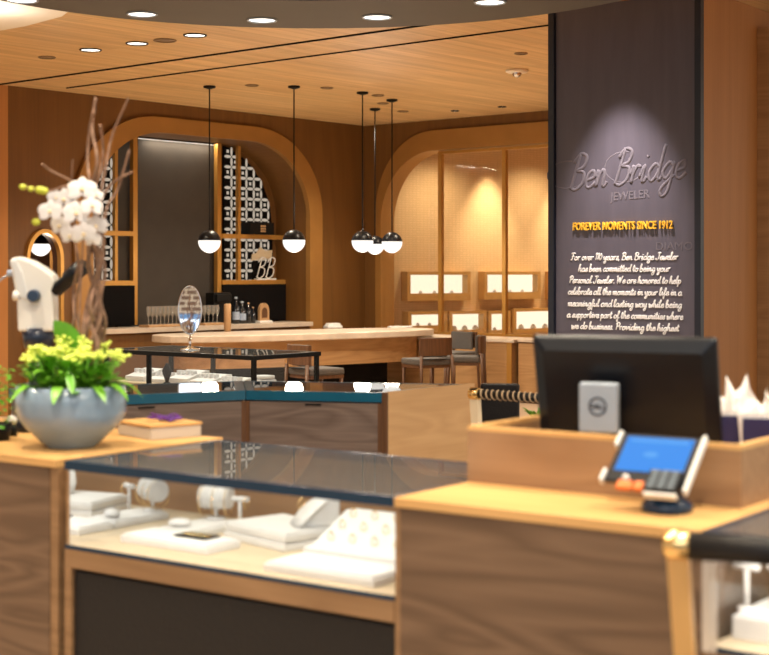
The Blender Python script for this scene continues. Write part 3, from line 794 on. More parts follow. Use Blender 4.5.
# necklace bust
b0 = FF.loc(gp(312,523,DK+.055))
bu = thing('necklace_bust', 'white sloping necklace bust standing on the stacked trays', 'necklace bust', FF.w(-.70, .42, DK+.0548), AF-R(40))
bm = B()
secs = [(.0,.0,.062,.016),(.035,.03,.068,.020),(.065,.065,.06,.026),(.085,.10,.042,.028),(.098,.125,.032,.022)]
prof = []
for z, y, w, d in secs:
    prof.append([bm.verts.new((w*math.cos(a), y+.02+d*math.sin(a), z+.002)) for a in [2*math.pi*q/20 for q in range(20)]])
for a_, b2 in zip(prof, prof[1:]):
    for k in range(20): f = bm.faces.new((a_[k],a_[(k+1)%20],b2[(k+1)%20],b2[k])); f.smooth = True
bm.faces.new(prof[0][::-1]); bm.faces.new(prof[-1])
obj('bust_body', bm, M['white'], bu)
bm = B(); yzprism(bm, [(.02,0),(.15,0),(.15,.085),(.135,.108),(.115,.108),(.055,.035)], -.045, .045); obj('rear_support', bm, M['white'], bu, .008)
bm = B(); pts = [(.036*math.cos(a), .072+.022*math.sin(a)+.0, .082+.030*math.sin(a)) for a in [math.pi+ math.pi*q/12 for q in range(13)]]
tube(bm, [(p[0], p[1]-.026, p[2]) for p in pts], .0018, 6); obj('necklace', bm, M['gold'], bu)
# ring card
c = at(193,541,DK+.028); 
rc = thing('ring_card', 'small black ring card lying on the flat white tray', 'ring card', FF.w(tx+.17, ty+.06, DK+.0282), AF)
bm = B(); box(bm, 0, .13, 0, .07, 0, .005); obj('card', bm, M['black'], rc)
for k in range(4):
    bm = B(); x = .02+.03*k
    tube(bm, [(x+.009*math.cos(a), .035+.009*math.sin(a), .007) for a in [2*math.pi*q/12 for q in range(13)]], .0016, 6, caps=False); obj('ring', bm, M['gold'], rc)
# bracelet rolls and T stands
def roll(px, py, D, label, zb):
    p = ap(px, py, D)
    t = thing('bracelet_roll', label, 'bracelet stand', (p.x, p.y, zb), AF+R(20))
    h = p.z-zb
    bm = B(); lathe(bm, [(0,0),(.03,0),(.03,.006),(0,.006)], seg=20); obj('foot', bm, M['white'], t)
    bm = B(); tube(bm, [(0,0,.005),(0,0,h-.03)], .006); obj('post', bm, M['white'], t)
    bm = B(); tube(bm, [(-.052,0,h),(.052,0,h)], .036, 24); 
    for x in (-.03,-.01,.012,.034): tube(bm, [(x-.004,0,h),(x+.004,0,h)], .0395, 24)
    obj('roll', bm, M['white'], t)
    for x in (-.045,.0,.045):
        bm = B(); tube(bm, [(x, .041*math.cos(a), h-.012+.048*math.sin(a)) for a in [2*math.pi*q/20 for q in range(21)]], .0016, 6, caps=False)
        obj('bracelet', bm, M['gold'], t)
    return t
roll(216,497,4.867,'white bracelet roll with gold bangles left of the stacked trays', DK+.0262)
def tstand(px, py, D, label, zb):
    p = ap(px, py, D)
    t = thing('t_bar_stand', label, 'bracelet stand', (p.x,p.y,zb), AF+R(15), 'small white T stands in the cases')
    h = p.z-zb
    bm = B(); lathe(bm, [(0,0),(.022,0),(.022,.005),(0,.005)], seg=16); tube(bm, [(0,0,.004),(0,0,h)], .006, 8); obj('post', bm, M['white'], t)
    bm = B(); tube(bm, [(-.03,0,h),(.03,0,h)], .009, 12); obj('cross_bar', bm, M['white'], t)
    bm = B(); tube(bm, [(.024, .018*math.cos(a), h-.01+.022*math.sin(a)) for a in [2*math.pi*q/16 for q in range(17)]], .0016, 6, caps=False); obj('bracelet', bm, M['gold'], t)
tstand(240,499,4.80,'small white T stand right of the bracelet roll', DK)
# small pillow + stepped riser
c = Vector((-1.08,.33,0))
bm = B(); ball(bm, (0,0,.014), .034, sx=1.1, sy=.8, sz=.4); tag(obj('watch_pillow', bm, M['white']), 'small white cushion in front of the bracelet roll', 'cushion', loc=FF.w(c.x,c.y,DK+.0262))
# displays of right case
slab('display_tray', PL+.03, .10, .50, .30, .06, 'white tray in the right-hand glass case behind the stool rail')
for k, (x, lab) in enumerate(((.18,'white T stand left on the tray of the right-hand case'),(.36,'white T stand right on the tray of the right-hand case'))):
    q = FF.w(PL+(.045,.12)[k], (.15,.17)[k], DK+.0603)
    t = thing('t_bar_stand', lab, 'bracelet stand', q, AF, 'small white T stands in the cases')
    bm = B(); lathe(bm, [(0,0),(.022,0),(.022,.005),(0,.005)], seg=16); tube(bm, [(0,0,.004),(0,0,.10)], .006, 8); obj('post', bm, M['white'], t)
    bm = B(); tube(bm, [(-.03,0,.10),(.03,0,.10)], .009, 12); obj('cross_bar', bm, M['white'], t)

# ------------------------------------------------------------------ monitor
mdir = Vector((.915,-.40)); mang = math.atan2(mdir.y, mdir.x)
mc = ap(626,385,4.22)
mo = thing('computer_monitor', 'large black computer monitor seen from behind on the service counter', 'monitor', (mc.x, mc.y, 1.0701), mang)
zc_ = 1.308-1.07; mw, mh = .266, .165
tl = R(15)      # top leans toward the viewer (-y)
def tiltp(x, y, z): # rotate about x axis at centre height
    return (x, y*math.cos(tl)-z*math.sin(tl)+0, zc_+z*math.cos(tl)+y*math.sin(tl))
bm = B()
fr = [(-mw,-mh),(mw,-mh),(mw,mh),(-mw,mh)]
bk = [(-mw*.86,-mh*.80),(mw*.86,-mh*.80),(mw*.86,mh*.78),(-mw*.86,mh*.78)]
L0 = [bm.verts.new(tiltp(x,.018,z)) for x,z in fr]; L1 = [bm.verts.new(tiltp(x,-.004,z)) for x,z in fr]; L2 = [bm.verts.new(tiltp(x,-.030,z)) for x,z in bk]
bm.faces.new(L0)
for a_, b2 in ((L0,L1),(L1,L2)):
    for k in range(4): bm.faces.new((a_[k],a_[(k+1)%4],b2[(k+1)%4],b2[k]))
bm.faces.new(L2[::-1]); obj('housing', bm, M['blackgloss'], mo, .008)
bm = B(); v = [bm.verts.new(tiltp(x*.96,.0195,z*.95)) for x,z in fr]; bm.faces.new(v); obj('screen', bm, mat('screen_glass', (.02,.02,.025), .15), mo)
bm = B(); box(bm, -.105, .005, -.120, -.085, .13, .27); obj('stand_cover', bm, M['grey'], mo, .006, 'blue-grey square cover with a round logo')
bm = B(); box(bm, -.075, -.025, -.0845, -.045, .0, .272); obj('stand_column', bm, M['black'], mo)
bm = B(); box(bm, -.19, .06, -.16, .10, 0, .014); obj('stand_foot', bm, M['black'], mo, .004)
bm = B(); tube(bm, [(-.05+.024*math.cos(a), -.1215, .205+.024*math.sin(a)) for a in [2*math.pi*q/24 for q in range(25)]], .0022, 6, caps=False); obj('logo_ring', bm, M['black'], mo)
text_obj('logo_lettering', 'DELL', -.05, .199, .036, .0015, -.1212, M['black'], mo, off=.01)

# ------------------------------------------------------------------ payment tablet
tb = gp(667,511,1.07)
pt = thing('payment_tablet', 'payment tablet with a bright blue screen on a round dark-blue stand', 'tablet', (tb.x, tb.y, 1.0701), AF+R(3))
bm = B(); lathe(bm, [(0,0),(.062,0),(.062,.016),(.052,.028),(.040,.036),(.03,.06),(.034,.09),(0,.09)], seg=32); obj('base', bm, mat('dark_blue_plastic', (.006,.03,.075), .25), pt)
T0 = Vector((-.042,.015,.122)); ta = R(40)
def tp(u, v, n_): # u across, v up the screen, n out of it
    return T0 + Vector((u, v*math.cos(ta)-n_*math.sin(ta), v*math.sin(ta)+n_*math.cos(ta)))
def tbox(bm, u0,u1,v0,v1,n0,n1):
    vs = [bm.verts.new(tp(*q)) for q in ((u0,v0,n0),(u1,v0,n0),(u1,v1,n0),(u0,v1,n0),(u0,v0,n1),(u1,v0,n1),(u1,v1,n1),(u0,v1,n1))]
    for f in ((0,3,2,1),(4,5,6,7),(0,1,5,4),(1,2,6,5),(2,3,7,6),(3,0,4,7)): bm.faces.new([vs[i] for i in f])
bm = B(); tbox(bm, -.105,.105,-.08,.08,-.012,.0); obj('body', bm, M['blackgloss'], pt, .003)
bm = B(); tbox(bm, -.088,.088,-.045,.070,.0002,.0012); obj('screen', bm, emis('blue_screen', (.0,.25,.85), 1.0), pt)
bm = B(); tbox(bm, -.075,.075,.052,.062,.0013,.0018); obj('status_bar', bm, emis('light_blue_bar', (.06,.36,.9), 1.0), pt)
bm = B(); pts = [tp(-.01+.02*math.cos(a), .012+.009*math.sin(a), .0016) for a in [2*math.pi*q/20 for q in range(20)]]; bm.faces.new([bm.verts.new(p) for p in pts]); obj('screen_logo', bm, emis('light_blue_logo', (.06,.36,.9), 1.0), pt)
bm = B(); tbox(bm, .1055,.115,-.10,.085,-.014,.006); obj('side_rail', bm, M['plastic'], pt, .003, 'white side rail')
bm = B(); tbox(bm, -.115,-.1055,.035,.085,-.014,.006); obj('side_rail', bm, M['plastic'], pt, .003, 'white side rail')
bm = B(); tbox(bm, -.115,-.1055,-.085,-.045,-.014,.006); obj('side_rail', bm, M['plastic'], pt, .003, 'white side rail')
rd = B(); tbox(rd, .012,.095,-.110,-.048,-.02,.018); reader = obj('card_reader', rd, M['blackgloss'], pt, .004)
bm = B()
for i in range(3):
    for j in range(4): tbox(bm, .022+.025*i,.040+.025*i,-.108+.015*j,-.098+.015*j,.0183,.0205)
obj('keypad', bm, mat('dark_keys', (.10,.13,.16), .4), reader)
bm = B(); tbox(bm, .015,.098,-.124,-.1155,-.005,.012); obj('reader_edge', bm, M['plastic'], pt, .002)
for u, w in ((-.06,.04),(-.015,.024)):
    bm = B(); tbox(bm, u, u+w, -.112,-.086,.001,.014); obj('orange_sticker', bm, mat('orange_plastic', (.75,.16,.02), .5), pt, .004)
bm = B(); b0_ = tp(-.045,-.075,.008); ball(bm, b0_, .009); obj('button', bm, M['plastic'], pt)

# ------------------------------------------------------------------ gift bags with tissue
def bag(px, D, w, label, hz=.165, seed=1):
    p = ap(px, 430, D)
    t = thing('gift_bag', label, 'gift bag', (p.x, p.y, 1.0701), AF+R(25), 'navy gift bags with white tissue')
    bm = B(); d = .035
    box(bm, -w/2, w/2, -d, d, 0, .004); box(bm, -w/2, w/2, -d, -d+.002, .0041, hz); box(bm, -w/2, w/2, d-.002, d, .0041, hz)
    box(bm, -w/2, -w/2+.002, -d+.0021, d-.0021, .0041, hz); box(bm, w/2-.002, w/2, -d+.0021, d-.0021, .0041, hz)
    obj('bag_body', bm, M['bag'], t)
    rnd = random.Random(seed)
    for k in range(4):
        bm = B(); x = -w*.36+w*.24*k; h = hz+rnd.uniform(.05,.125)
        b0 = [Vector((x-w*.16,-.012,.05)), Vector((x,.0-.018,.05)), Vector((x+w*.16,-.008,.05)), Vector((x,.02,.05))]
        md_ = [Vector((x-w*.26,-.02+rnd.uniform(-.01,.01),hz+.01)), Vector((x+rnd.uniform(-.01,.01),-.028,hz+.015)), Vector((x+w*.26,.0,hz+.012)), Vector((x,.022,hz+.01))]
        mm = [v_.lerp(Vector((x+rnd.uniform(-.02,.02),0,h)),.5)+Vector((rnd.uniform(-.008,.008),rnd.uniform(-.008,.008),0)) for v_ in md_]
        tp_ = Vector((x+rnd.uniform(-.03,.02), rnd.uniform(-.01,.01), h))
        r0, r1, r2 = [[bm.verts.new(v_) for v_ in q] for q in (b0, md_, mm)]; tv = bm.verts.new(tp_)
        for a_, b2 in ((r0,r1),(r1,r2)):
            for i in range(4): bm.faces.new((a_[i],a_[(i+1)%4],b2[(i+1)%4],b2[i]))
        for i in range(4): bm.faces.new((r2[i], r2[(i+1)%4], tv))
        obj('tissue_paper', bm, M['tissue'], t)
bag(733,4.30,.075,'narrow navy gift bag right behind the monitor edge',seed=3)
bag(761,4.22,.105,'wider navy gift bag with white tissue at the right edge of the photo',seed=5)

# ------------------------------------------------------------------ bar stools with padded rails
M['legwood'] = mat('tan_brass_leg', (.72,.40,.13), .35, .25); noisy(M['legwood'], 5, .06)
M['pale_leg'] = mat('pale_gold_leg', (.85,.70,.48), .35, .3); noisy(M['pale_leg'], 5, .06)
def rail_stool(label, p_end, p_dir, L_, zr, r, braided=False, back=True):
    a = math.atan2(p_dir[1], p_dir[0])
    t = thing('bar_stool', label, 'stool', (p_end[0], p_end[1], 0), a, 'bar stools with padded rails')
    bm = B(); tube(bm, [(.055,0,zr),(L_-.055,0,zr)], r, 24); rail = obj('padded_rail', bm, M['leather'], t)
    if braided:
        bm = B()
        nn = 15
        for k in range(nn):
            x = .07+(L_-.14)*k/nn
            tube(bm, [(x+.014*q/6, (r+.001)*math.cos(math.pi*.45+q/6*math.pi*1.1), zr+(r+.001)*math.sin(math.pi*.45+q/6*math.pi*1.1)) for q in range(7)], .0042, 5)
        obj('lacing', bm, M['strap'], rail)
    for s, x in ((1,0),(-1,L_)):
        bm = B(); kc = 1.45 if braided else 1.08; lat = [(0,0),(r*kc*.75,.0),(r*kc,.008),(r*kc,.05),(r*kc*.85,.056),(0,.056)]
        rings = []
        tube(bm, [(x+s*q[1], 0, zr) for q in lat[1:5]], [q[0] for q in lat[1:5]], 24)
        obj('end_cap', bm, M['gold'], t)
        bm = B(); x_ = x+s*.03
        v = []
        for z, w, d, dx in ((0,.014,.014,.07*s),(zr-r*.75,.022,.016,.0)):
            v.append([bm.verts.new((x_+dx+i*w, j*d, z)) for i,j in ((-1,-1),(1,-1),(1,1),(-1,1))])
        for k in range(4): bm.faces.new((v[0][k],v[0][(k+1)%4],v[1][(k+1)%4],v[1][k]))
        bm.faces.new(v[0][::-1]); bm.faces.new(v[1]); obj('leg', bm, M['legwood'] if not braided else M['pale_leg'], t)
        bm = B(); v = []
        for z, y0 in ((0,-.42),(.66,-.36)): v.append([bm.verts.new((x_+i*.014, y0+j*.014, z)) for i,j in ((-1,-1),(1,-1),(1,1),(-1,1))])
        for k in range(4): bm.faces.new((v[0][k],v[0][(k+1)%4],v[1][(k+1)%4],v[1][k]))
        bm.faces.new(v[0][::-1]); bm.faces.new(v[1]); obj('leg', bm, M['legwood'] if not braided else M['pale_leg'], t)
    bm = B(); box(bm, .05, L_-.05, -.40, -.03, .66, .73); obj('seat', bm, M['leather'], t, .015)
    bm = B(); box(bm, .05, L_-.05, -.40, -.38, .25, .28); obj('footrest', bm, M['brass'], t)
    return t
e = ap(664,544,3.08)
rail_stool('bar stool with black padded rail and gold cap before the right-hand case', (e.x,e.y), (.93,-.36), .45, e.z, .029)
e = ap(470,393.5,7.05); e2 = ap(578,400,6.68)
d = Vector((e2.x-e.x, e2.y-e.y)); 
rail_stool('bar stool with laced dark rail and gold cap beside the middle counter', (e.x,e.y), (d.x,d.y), d.length, e.z, .021, braided=True)
# low black armchair behind
q = ap(500,383.5,8.4)
ac = thing('black_armchair', 'black upholstered chair behind the laced rail stool', 'chair', (q.x,q.y,0), R(-8))
bm = B(); box(bm, -.11,.11,-.03,.03,.62,q.z); obj('backrest', bm, M['leather'], ac, .012)
bm = B(); box(bm, -.13,.13,-.30,-.031,.56,.63); obj('seat', bm, M['leather'], ac, .012)
for x in (-.11,.11):
    for y in (-.27,.0):
        bm = B(); box(bm, x-.015,x+.015,y-.015,y+.015,0,.56 if y < -.1 else .619); obj('leg', bm, M['brass'], ac)

# ------------------------------------------------------------------ island counter in the middle (two runs meeting at a shallow angle)
Z = 1.07
i1 = gp(40,398.3,Z); i2 = gp(245.5,390.5,Z); i3 = gp(382.5,393,Z); i4 = gp(469,384,Z)
def island(name, label, a, b, back_a, back_b, end=False, npanel=2):
    o = Vector((a.x, a.y, 0)); P = lambda v_: (v_.x-o.x, v_.y-o.y)
    t = thing(name, label, 'counter', o)
    def inset(v_, k, cen): return v_.lerp(cen, k)
    cen = (a+b+back_a+back_b)/4
    bm = B(); prism(bm, [P(inset(v_,.02,cen)) for v_ in (a,b,back_b,back_a)], 0, Z-.05); obj('body', bm, M['greywood'] if not end else M['greywood'], t)
    # frame of the top
    bm = B(); th = .045
    inn = [inset(v_,.09,cen) for v_ in (a,b,back_b,back_a)]; out = [a,b,back_b,back_a]
    for k in range(4):
        k2 = (k+1)%4; prism(bm, [P(out[k]),P(out[k2]),P(inn[k2]),P(inn[k])], Z-th, Z)
    obj('top_frame', bm, M['teal'], t)
    bm = B(); prism(bm, [P(v_) for v_ in inn], Z-.009, Z-.001); obj('glass_top', bm, M['topglass'], t)
    bm = B(); prism(bm, [P(inset(v_,.09,cen)) for v_ in (a,b,back_b,back_a)], Z-.0495, Z-.046); obj('display_bed', bm, M['cream'], t)
    # fronts
    d_ = (b-a); L_ = d_.length; d_.normalize(); nrm = Vector((d_.y,-d_.x,0))
    if nrm.y > 0: nrm = -nrm
    ang = math.atan2(d_.y, d_.x)
    for k in range(npanel):
        s0 = L_*k/npanel+.02; s1 = L_*(k+1)/npanel-.02
        bm = B(); box(bm, s0, s1, -.001, .012, .12, Z-.055)
        box(bm, (s0+s1)/2-.04, (s0+s1)/2+.04, -.008, -.0012, Z-.064, Z-.058, 1)
        o2 = obj('drawer_front', bm, [M['greywood'], M['black']], t); o2.rotation_euler = (0,0,ang)
        o2.location = (nrm.x*.002, nrm.y*.002, 0)
    for s in (0.0, L_-.022):
        bm = B(); box(bm, s, s+.02, -.004, .012, 0, Z-.0505); o2 = obj('corner_stile', bm, M['chairwood'], t); o2.rotation_euler = (0,0,ang); o2.location = (nrm.x*.002, nrm.y*.002, 0)
    return t
def off(v_, u, k): return v_ + Vector((u.x*k, u.y*k, 0))
nL = Vector((-(i2-i1).y, (i2-i1).x, 0)).normalized(); uE = (i4-i3).normalized(); nR = uE
back2 = off(i2, (nL+Vector((-(i3-i2).y,(i3-i2).x,0)).normalized()).normalized(), .66)
ilL = island('island_counter', 'middle counter run with a petrol blue edge, left of the shallow corner', i1, i2, off(i1,nL,.66), back2, npanel=1)
ilR = island('island_counter', 'middle counter run with a petrol blue edge, right of the shallow corner', i2+Vector((.003,0,0)), i3, back2+Vector((.003,0,0)), i4, npanel=1)
# end panel on right run
de = (i4-i3); Le = de.length; ae = math.atan2(de.y,de.x)
ep = thing('oak_end_panel', 'golden oak end panel closing the right side of the middle counter', 'panel', (i3.x+.004,i3.y,0), ae)
bm = B(); box(bm, 0, Le, -.03, -.004, 0, Z+.004); obj('board', bm, M['oak_light'], ep)
bm = B(); box(bm, -.012, -.001, -.03, .0, 0, Z+.004); obj('edge_strip', bm, M['chairwood'], ep)

# ------------------------------------------------------------------ framed vitrine behind
c1 = gp(104,349,Z); c2 = gp(254,356,Z); c3_ = gp(314,351.6,Z)
FV = Frame(c2, math.atan2((c2-c1).y, (c2-c1).x)); Lv = (c2-c1).length; Dv = .70
vit = thing('glass_vitrine', 'black-framed glass jewellery vitrine behind the middle counter, carrying the oval mirror', 'display case', FV.w(-Lv,0), FV.a)
bm = B(); box(bm, 0, Lv, 0, Dv, 0, .80); obj('base_cabinet', bm, M['greywood'], vit)
bm = B(); box(bm, .02, Lv-.02, .02, Dv-.02, .8002, .83); obj('deck', bm, M['cream'], vit)
bm = B(); box(bm, -.01, Lv+.01, -.01, .03, Z-.03, Z); box(bm, -.01, Lv+.01, Dv-.03, Dv+.01, Z-.03, Z); box(bm, -.01, .03, .0301, Dv-.0301, Z-.03, Z); box(bm, Lv-.03, Lv+.01, .0301, Dv-.0301, Z-.03, Z); obj('top_frame', bm, M['black'], vit)
bm = B(); box(bm, .031, Lv-.031, .031, Dv-.031, Z-.012, Z-.001); obj('glass_top', bm, M['topglass'], vit)
for x in (.0, .30*Lv, Lv-.028):
    for y in (0.0, Dv-.028):
        bm = B(); box(bm, x, x+.028, y, y+.028, .801, Z-.0305); obj('post', bm, M['black'], vit)
bm = B(); box(bm, .03, Lv-.03, .008, .013, .832, Z-.031); obj('front_glass', bm, M['glass'], vit)
bm = B(); box(bm, Lv-.018, Lv-.013, .03, Dv-.03, .832, Z-.031); obj('side_glass', bm, M['glass'], vit)
area('vitrine_led', FV.w(-Lv/2, .06, Z-.035), (R(12),0,FV.a), Lv-.1, .015, .6)
labs = ['white earring ramp at the left end of the black-framed vitrine','white stacked tray second from left in the black-framed vitrine','white pale tray left of the slim black bust in the vitrine',
        'white ramp under the oval mirror in the vitrine','long white tray right of the mirror in the vitrine','cream oval pad stack at the right end of the vitrine']
for k, lab in enumerate(labs):
    x = -Lv+.10+k*(Lv-.16)/6; w = (Lv-.16)/6-.03
    hgt = (.085,.06,.09,.07,.055,.09)[k]
    if k < 5:
        bm = B(); yzprism(bm, [(0,0),(.24,0),(.24,hgt),(.2,hgt+.004),(.03,hgt*.5),(0,hgt*.45)], 0, w)
        for q in range(4):
            xx = w*(q+.5)/4; box(bm, xx-.012, xx+.012, .08, .12, hgt*.7, hgt*.7+.03)
        tag(obj('display_ramp', bm, M['white'], bevel=.003), lab, 'display stand', 'white stands in the black-framed vitrine', FV.w(x, .12, .8302), FV.a)
    else:
        bm = B()
        for q in range(3): lathe(bm, [(0,q*.03),(.1-q*.012,q*.03),(.1-q*.012,q*.03+.022),(0,q*.03+.028)], (w/2+.02,.18,0), 24, sx=1.0, sy=.8)
        tag(obj('display_pad', bm, M['white']), lab, 'display stand', 'white stands in the black-framed vitrine', FV.w(x, .12, .8302), FV.a)
# small slim bust
bq = FV.loc(ap(164,372,10.8)); 
bm = B(); lathe(bm, [(0,0),(.03,0),(.03,.008),(.012,.02),(.03,.07),(.036,.10),(.02,.13),(.01,.15),(0,.155)], seg=16, sy=.5)
tag(obj('slim_bust', bm, M['black']), 'slim black earring bust among the white stands of the vitrine', 'bust', loc=FV.w(bq.x, .06, .8302))

# oval table mirror on the vitrine
mp_ = FV.loc(gp(190,347.5,Z)); mz = FV.w(FV.hit(190,347,.32)[0], .32, Z+.0003)
mi = thing('oval_mirror', 'oval silver table mirror standing on the black-framed vitrine', 'mirror', mz, R(6))
Dm = mz.y; s = Dm/F
hh_ = .026+ (334-286)/2*s; zc2 = Z and (H-(310-CY)/F*Dm)-Z
bm = B(); lathe(bm, [(0,0),(.075,0),(.072,.008),(.03,.018),(.012,.03),(.010,.05),(.008,zc2-24*s+.0),(0,zc2-24*s)], seg=32); obj('foot', bm, M['chrome'], mi)
bm = B()
ax_, az_ = 11.5*s, 24*s
n = 40
tm = R(4)
ring = [(ax_*math.cos(2*math.pi*k/n), math.sin(tm)*az_*math.sin(2*math.pi*k/n), zc2+math.cos(tm)*az_*math.sin(2*math.pi*k/n)) for k in range(n+1)]
tube(bm, ring, .006, 8, caps=False); obj('rim', bm, M['chrome'], mi)
bm = B()
xzprism(bm, [((ax_-.004)*math.cos(2*math.pi*k/n), zc2+(az_-.004)*math.sin(2*math.pi*k/n)) for k in range(n)], -.002, .004)
for v_ in bm.verts:
    dz = v_.co.z-zc2; v_.co.z = zc2+dz*math.cos(tm)-v_.co.y*math.sin(tm); v_.co.y = v_.co.y*math.cos(tm)+dz*math.sin(tm)
obj('mirror_glass', bm, M['mirror'], mi)

# ------------------------------------------------------------------ stone table, pendants, stools
zt = .90
tc_ = gp(300,331.6,zt)
ta_ = math.atan2(.58,.815)
tab = thing('stone_table', 'long oval pale stone table with a curved wooden base under the pendants', 'table', (tc_.x,tc_.y,0), ta_)
def oval(a_, b_, e=2.6, n=64):
    o_ = []
    for k in range(n):
        t = 2*math.pi*k/n; c, s_ = math.cos(t), math.sin(t)
        o_.append((a_*math.copysign(abs(c)**(2/e), c), b_*math.copysign(abs(s_)**(2/e), s_)))
    return o_
bm = B(); prism(bm, oval(2.0,.62), zt-.08, zt); obj('stone_top', bm, M['marble'], tab, .01)
bm = B(); prism(bm, oval(1.75,.50), .50, zt-.081); obj('wooden_apron', bm, M['oak'], tab)
bm = B(); prism(bm, oval(1.3,.34), .0, .499); obj('plinth', bm, M['darkcab'], tab)

def pendant(px, py_c, py_g, dia, label, top=None):
    top = top or gp(px, py_c, CEIL); D = top.y; CEIL_ = top.z
    zg = H-(py_g-CY)/F*D; r = dia/2/F*D
    t = thing('pendant_lamp', label, 'pendant lamp', (top.x, top.y, CEIL_-.001), 0, 'globe pendant lamps')
    bm = B(); lathe(bm, [(0,0),(.07,0),(.07,-.02),(.02,-.035),(0,-.035)], seg=24); obj('ceiling_canopy', bm, M['black'], t)
    bm = B(); tube(bm, [(0,0,-.03),(0,0,zg-CEIL_+r)], .008, 8); obj('rod', bm, M['black'], t)
    bm = B(); ball(bm, (0,0,zg-CEIL_), r, seg=28, rings=8, z0=.10, z1=1); obj('black_cap', bm, M['blackgloss'], t)
    bm = B(); ball(bm, (0,0,zg-CEIL_), r*.985, seg=28, rings=8, z0=-1, z1=.10); obj('glass_shade', bm, M['lamp'], t)
    return t
pendant(209.5,86,241.5,23,'globe pendant second from the left, in front of the dark bar panel')
pendant(294,86,241,23,'globe pendant over the middle of the stone table, third from the left')
pendant(362.5,92,241.5,22,'leftmost globe pendant of the cluster of three near the corner')
pendant(375,108.5,245,19,'rearmost globe pendant, middle one of the cluster of three')
pendant(392,99.5,242.5,21,'rightmost globe pendant of the cluster of three near the corner')
_x, _z = LW(40.5,245,.5); _w = FL.w(_x, .5, at_+.299)
pendant(40,70,245,22,'globe pendant hanging inside the small brass-rimmed arch above the white microscope', top=_w)

def stool(label, px, py_top, zt_, face, proto=None):
    """face: direction the sitter looks, in degrees in plan (0 = +x)"""
    D = F*(H-zt_)/(py_top-CY); p = Vector(((px-CX)/F*D, D, 0))
    if proto:
        o = copy_tree(proto); o.location = p; o.rotation_euler = (0,0,R(face)); o['label'] = label; return o
    t = thing('counter_stool', label, 'stool', p, R(face), 'upholstered wooden stools at the stone table')
    bm = B()     # backrest shell centred at x=0 ; sits behind seat (seat extends +x)
    n = 10
    for y0,y1 in [(-.21+.042*k, -.21+.042*(k+1)) for k in range(n)]:
        def xx(y): return .05*(y/.21)**2
        pts = [(xx(y0),y0),(xx(y1),y1),(xx(y1)-.03,y1),(xx(y0)-.03,y0)]
        prism(bm, pts, .70, .90)
    bmesh.ops.remove_doubles(bm, verts=bm.verts, dist=.0005); obj('backrest_shell', bm, M['chairwood'], t)
    bm = B(); box(bm, .052, .085, -.17, .17, .68, .90); box(bm, .012,.051,-.10,.10,.70,.895); obj('back_cushion', bm, M['felt'], t, .008)
    bm = B(); box(bm, .03, .46, -.22, .22, .59, .66); obj('seat_cushion', bm, M['felt'], t, .02)
    bm = B(); box(bm, .05, .45, -.21, .21, .555, .589); obj('seat_rail', bm, M['chairwood'], t)
    for x, y, zz in ((.01,-.20,.70),(.01,.20,.70),(.43,-.19,.555),(.43,.19,.555)):
        bm = B(); tube(bm, [(x-.03 if x < .1 else x+.02, y*1.05, 0),(x,y,zz)], [.014,.02], 8); obj('leg', bm, M['chairwood'], t)
    bm = B(); tube(bm, [(.43,-.19,.25),(.43,.19,.25)], .01, 8); obj('footrest', bm, M['brass'], t)
    return t
st = stool('wooden counter stool seen from behind, right of the black-framed vitrine', 296, 345, .90, 35)
stool('wooden counter stool with its back to us at the right tip of the stone table', 437, 338, .90, 118, st)
stool('counter stool with a grey back cushion, rearmost of the stools', 466, 331.5, .90, 225, st)
stool('counter stool seen edge-on, nearest the oak counter corner', 483.5, 335.5, .90, 172, st)

# things on the stone table
p = gp(333,328,zt)
bm = B(); box(bm, -.11,.11,-.07,.07,.0,.03); 
for k in range(3): box(bm, -.10+.01*k,.10-.01*k,-.06,.06,.0302+.012*k,.041+.012*k)
tag(obj('folded_napkins', bm, M['white'], bevel=.006), 'stack of folded white cloths on the stone table', 'napkins', loc=(p.x,p.y,zt+.0004), rz=.5)
p = gp(400,327.5,zt)
bm = B(); box(bm, -.16,.16,-.06,.06,0,.02); tag(obj('menu_card', bm, M['white'], bevel=.004), 'flat white folder lying at the right tip of the stone table', 'folder', loc=(p.x,p.y,zt+.0004), rz=.35)
p = gp(227.5,331.6,zt)
bm = B(); lathe(bm, [(0,0),(.045,0),(.045,.34),(.04,.35),(0,.35)], seg=24); tag(obj('wooden_cylinder', bm, M['tan']), 'tall tan wooden cylinder on the left part of the stone table', 'cylinder', loc=(p.x,p.y,zt+.0004))

# bar goods on the back bar
trs = []
def flute():
    t = thing('champagne_flute', 'f', 'glass', (0,0,0), 0, 'champagne flutes on the back bar')
    bm = B(); lathe(bm, [(0,0),(.03,0),(.03,.004),(.005,.008),(.005,.09)], seg=14); obj('stem', bm, M['glassy'], t)
    bm = B(); lathe(bm, [(.005,.09),(.024,.12),(.03,.17),(.026,.23)], seg=14); obj('bowl', bm, M['glassy'], t)
    return t
M['glassy'] = glassmat('thin_glass', (.85,.85,.82), 1.7, .22, (.8,.75,.68))
fl0 = flute(); cnt = 0
tray_spots = ((145,180,'round-edged wooden tray under the left row of champagne flutes'),(201,221,'short wooden tray under the right row of champagne flutes'))
for a_, b2, lab in tray_spots:
    x0 = LW(a_,320,.0)[0]; x1 = LW(b2,320,.0)[0]
    bm = B(); box(bm, x0, x1, -.08, .12, 0, .03); tag(obj('serving_tray', bm, M['tan'], bevel=.006), lab, 'tray', 'wooden trays on the back bar', (C0.x,C0.y,zbar+.0004), FL.a)
names_l = ['leftmost','second','third','fourth','fifth','sixth','seventh','rightmost']
for i in range(8):
    p = lbar(148.5+i*4.0, .02, zbar+.031); o = fl0 if i == 0 else copy_tree(fl0)
    o.location = p; o['label'] = '%s champagne flute of the row left of the oval mirror' % names_l[i]
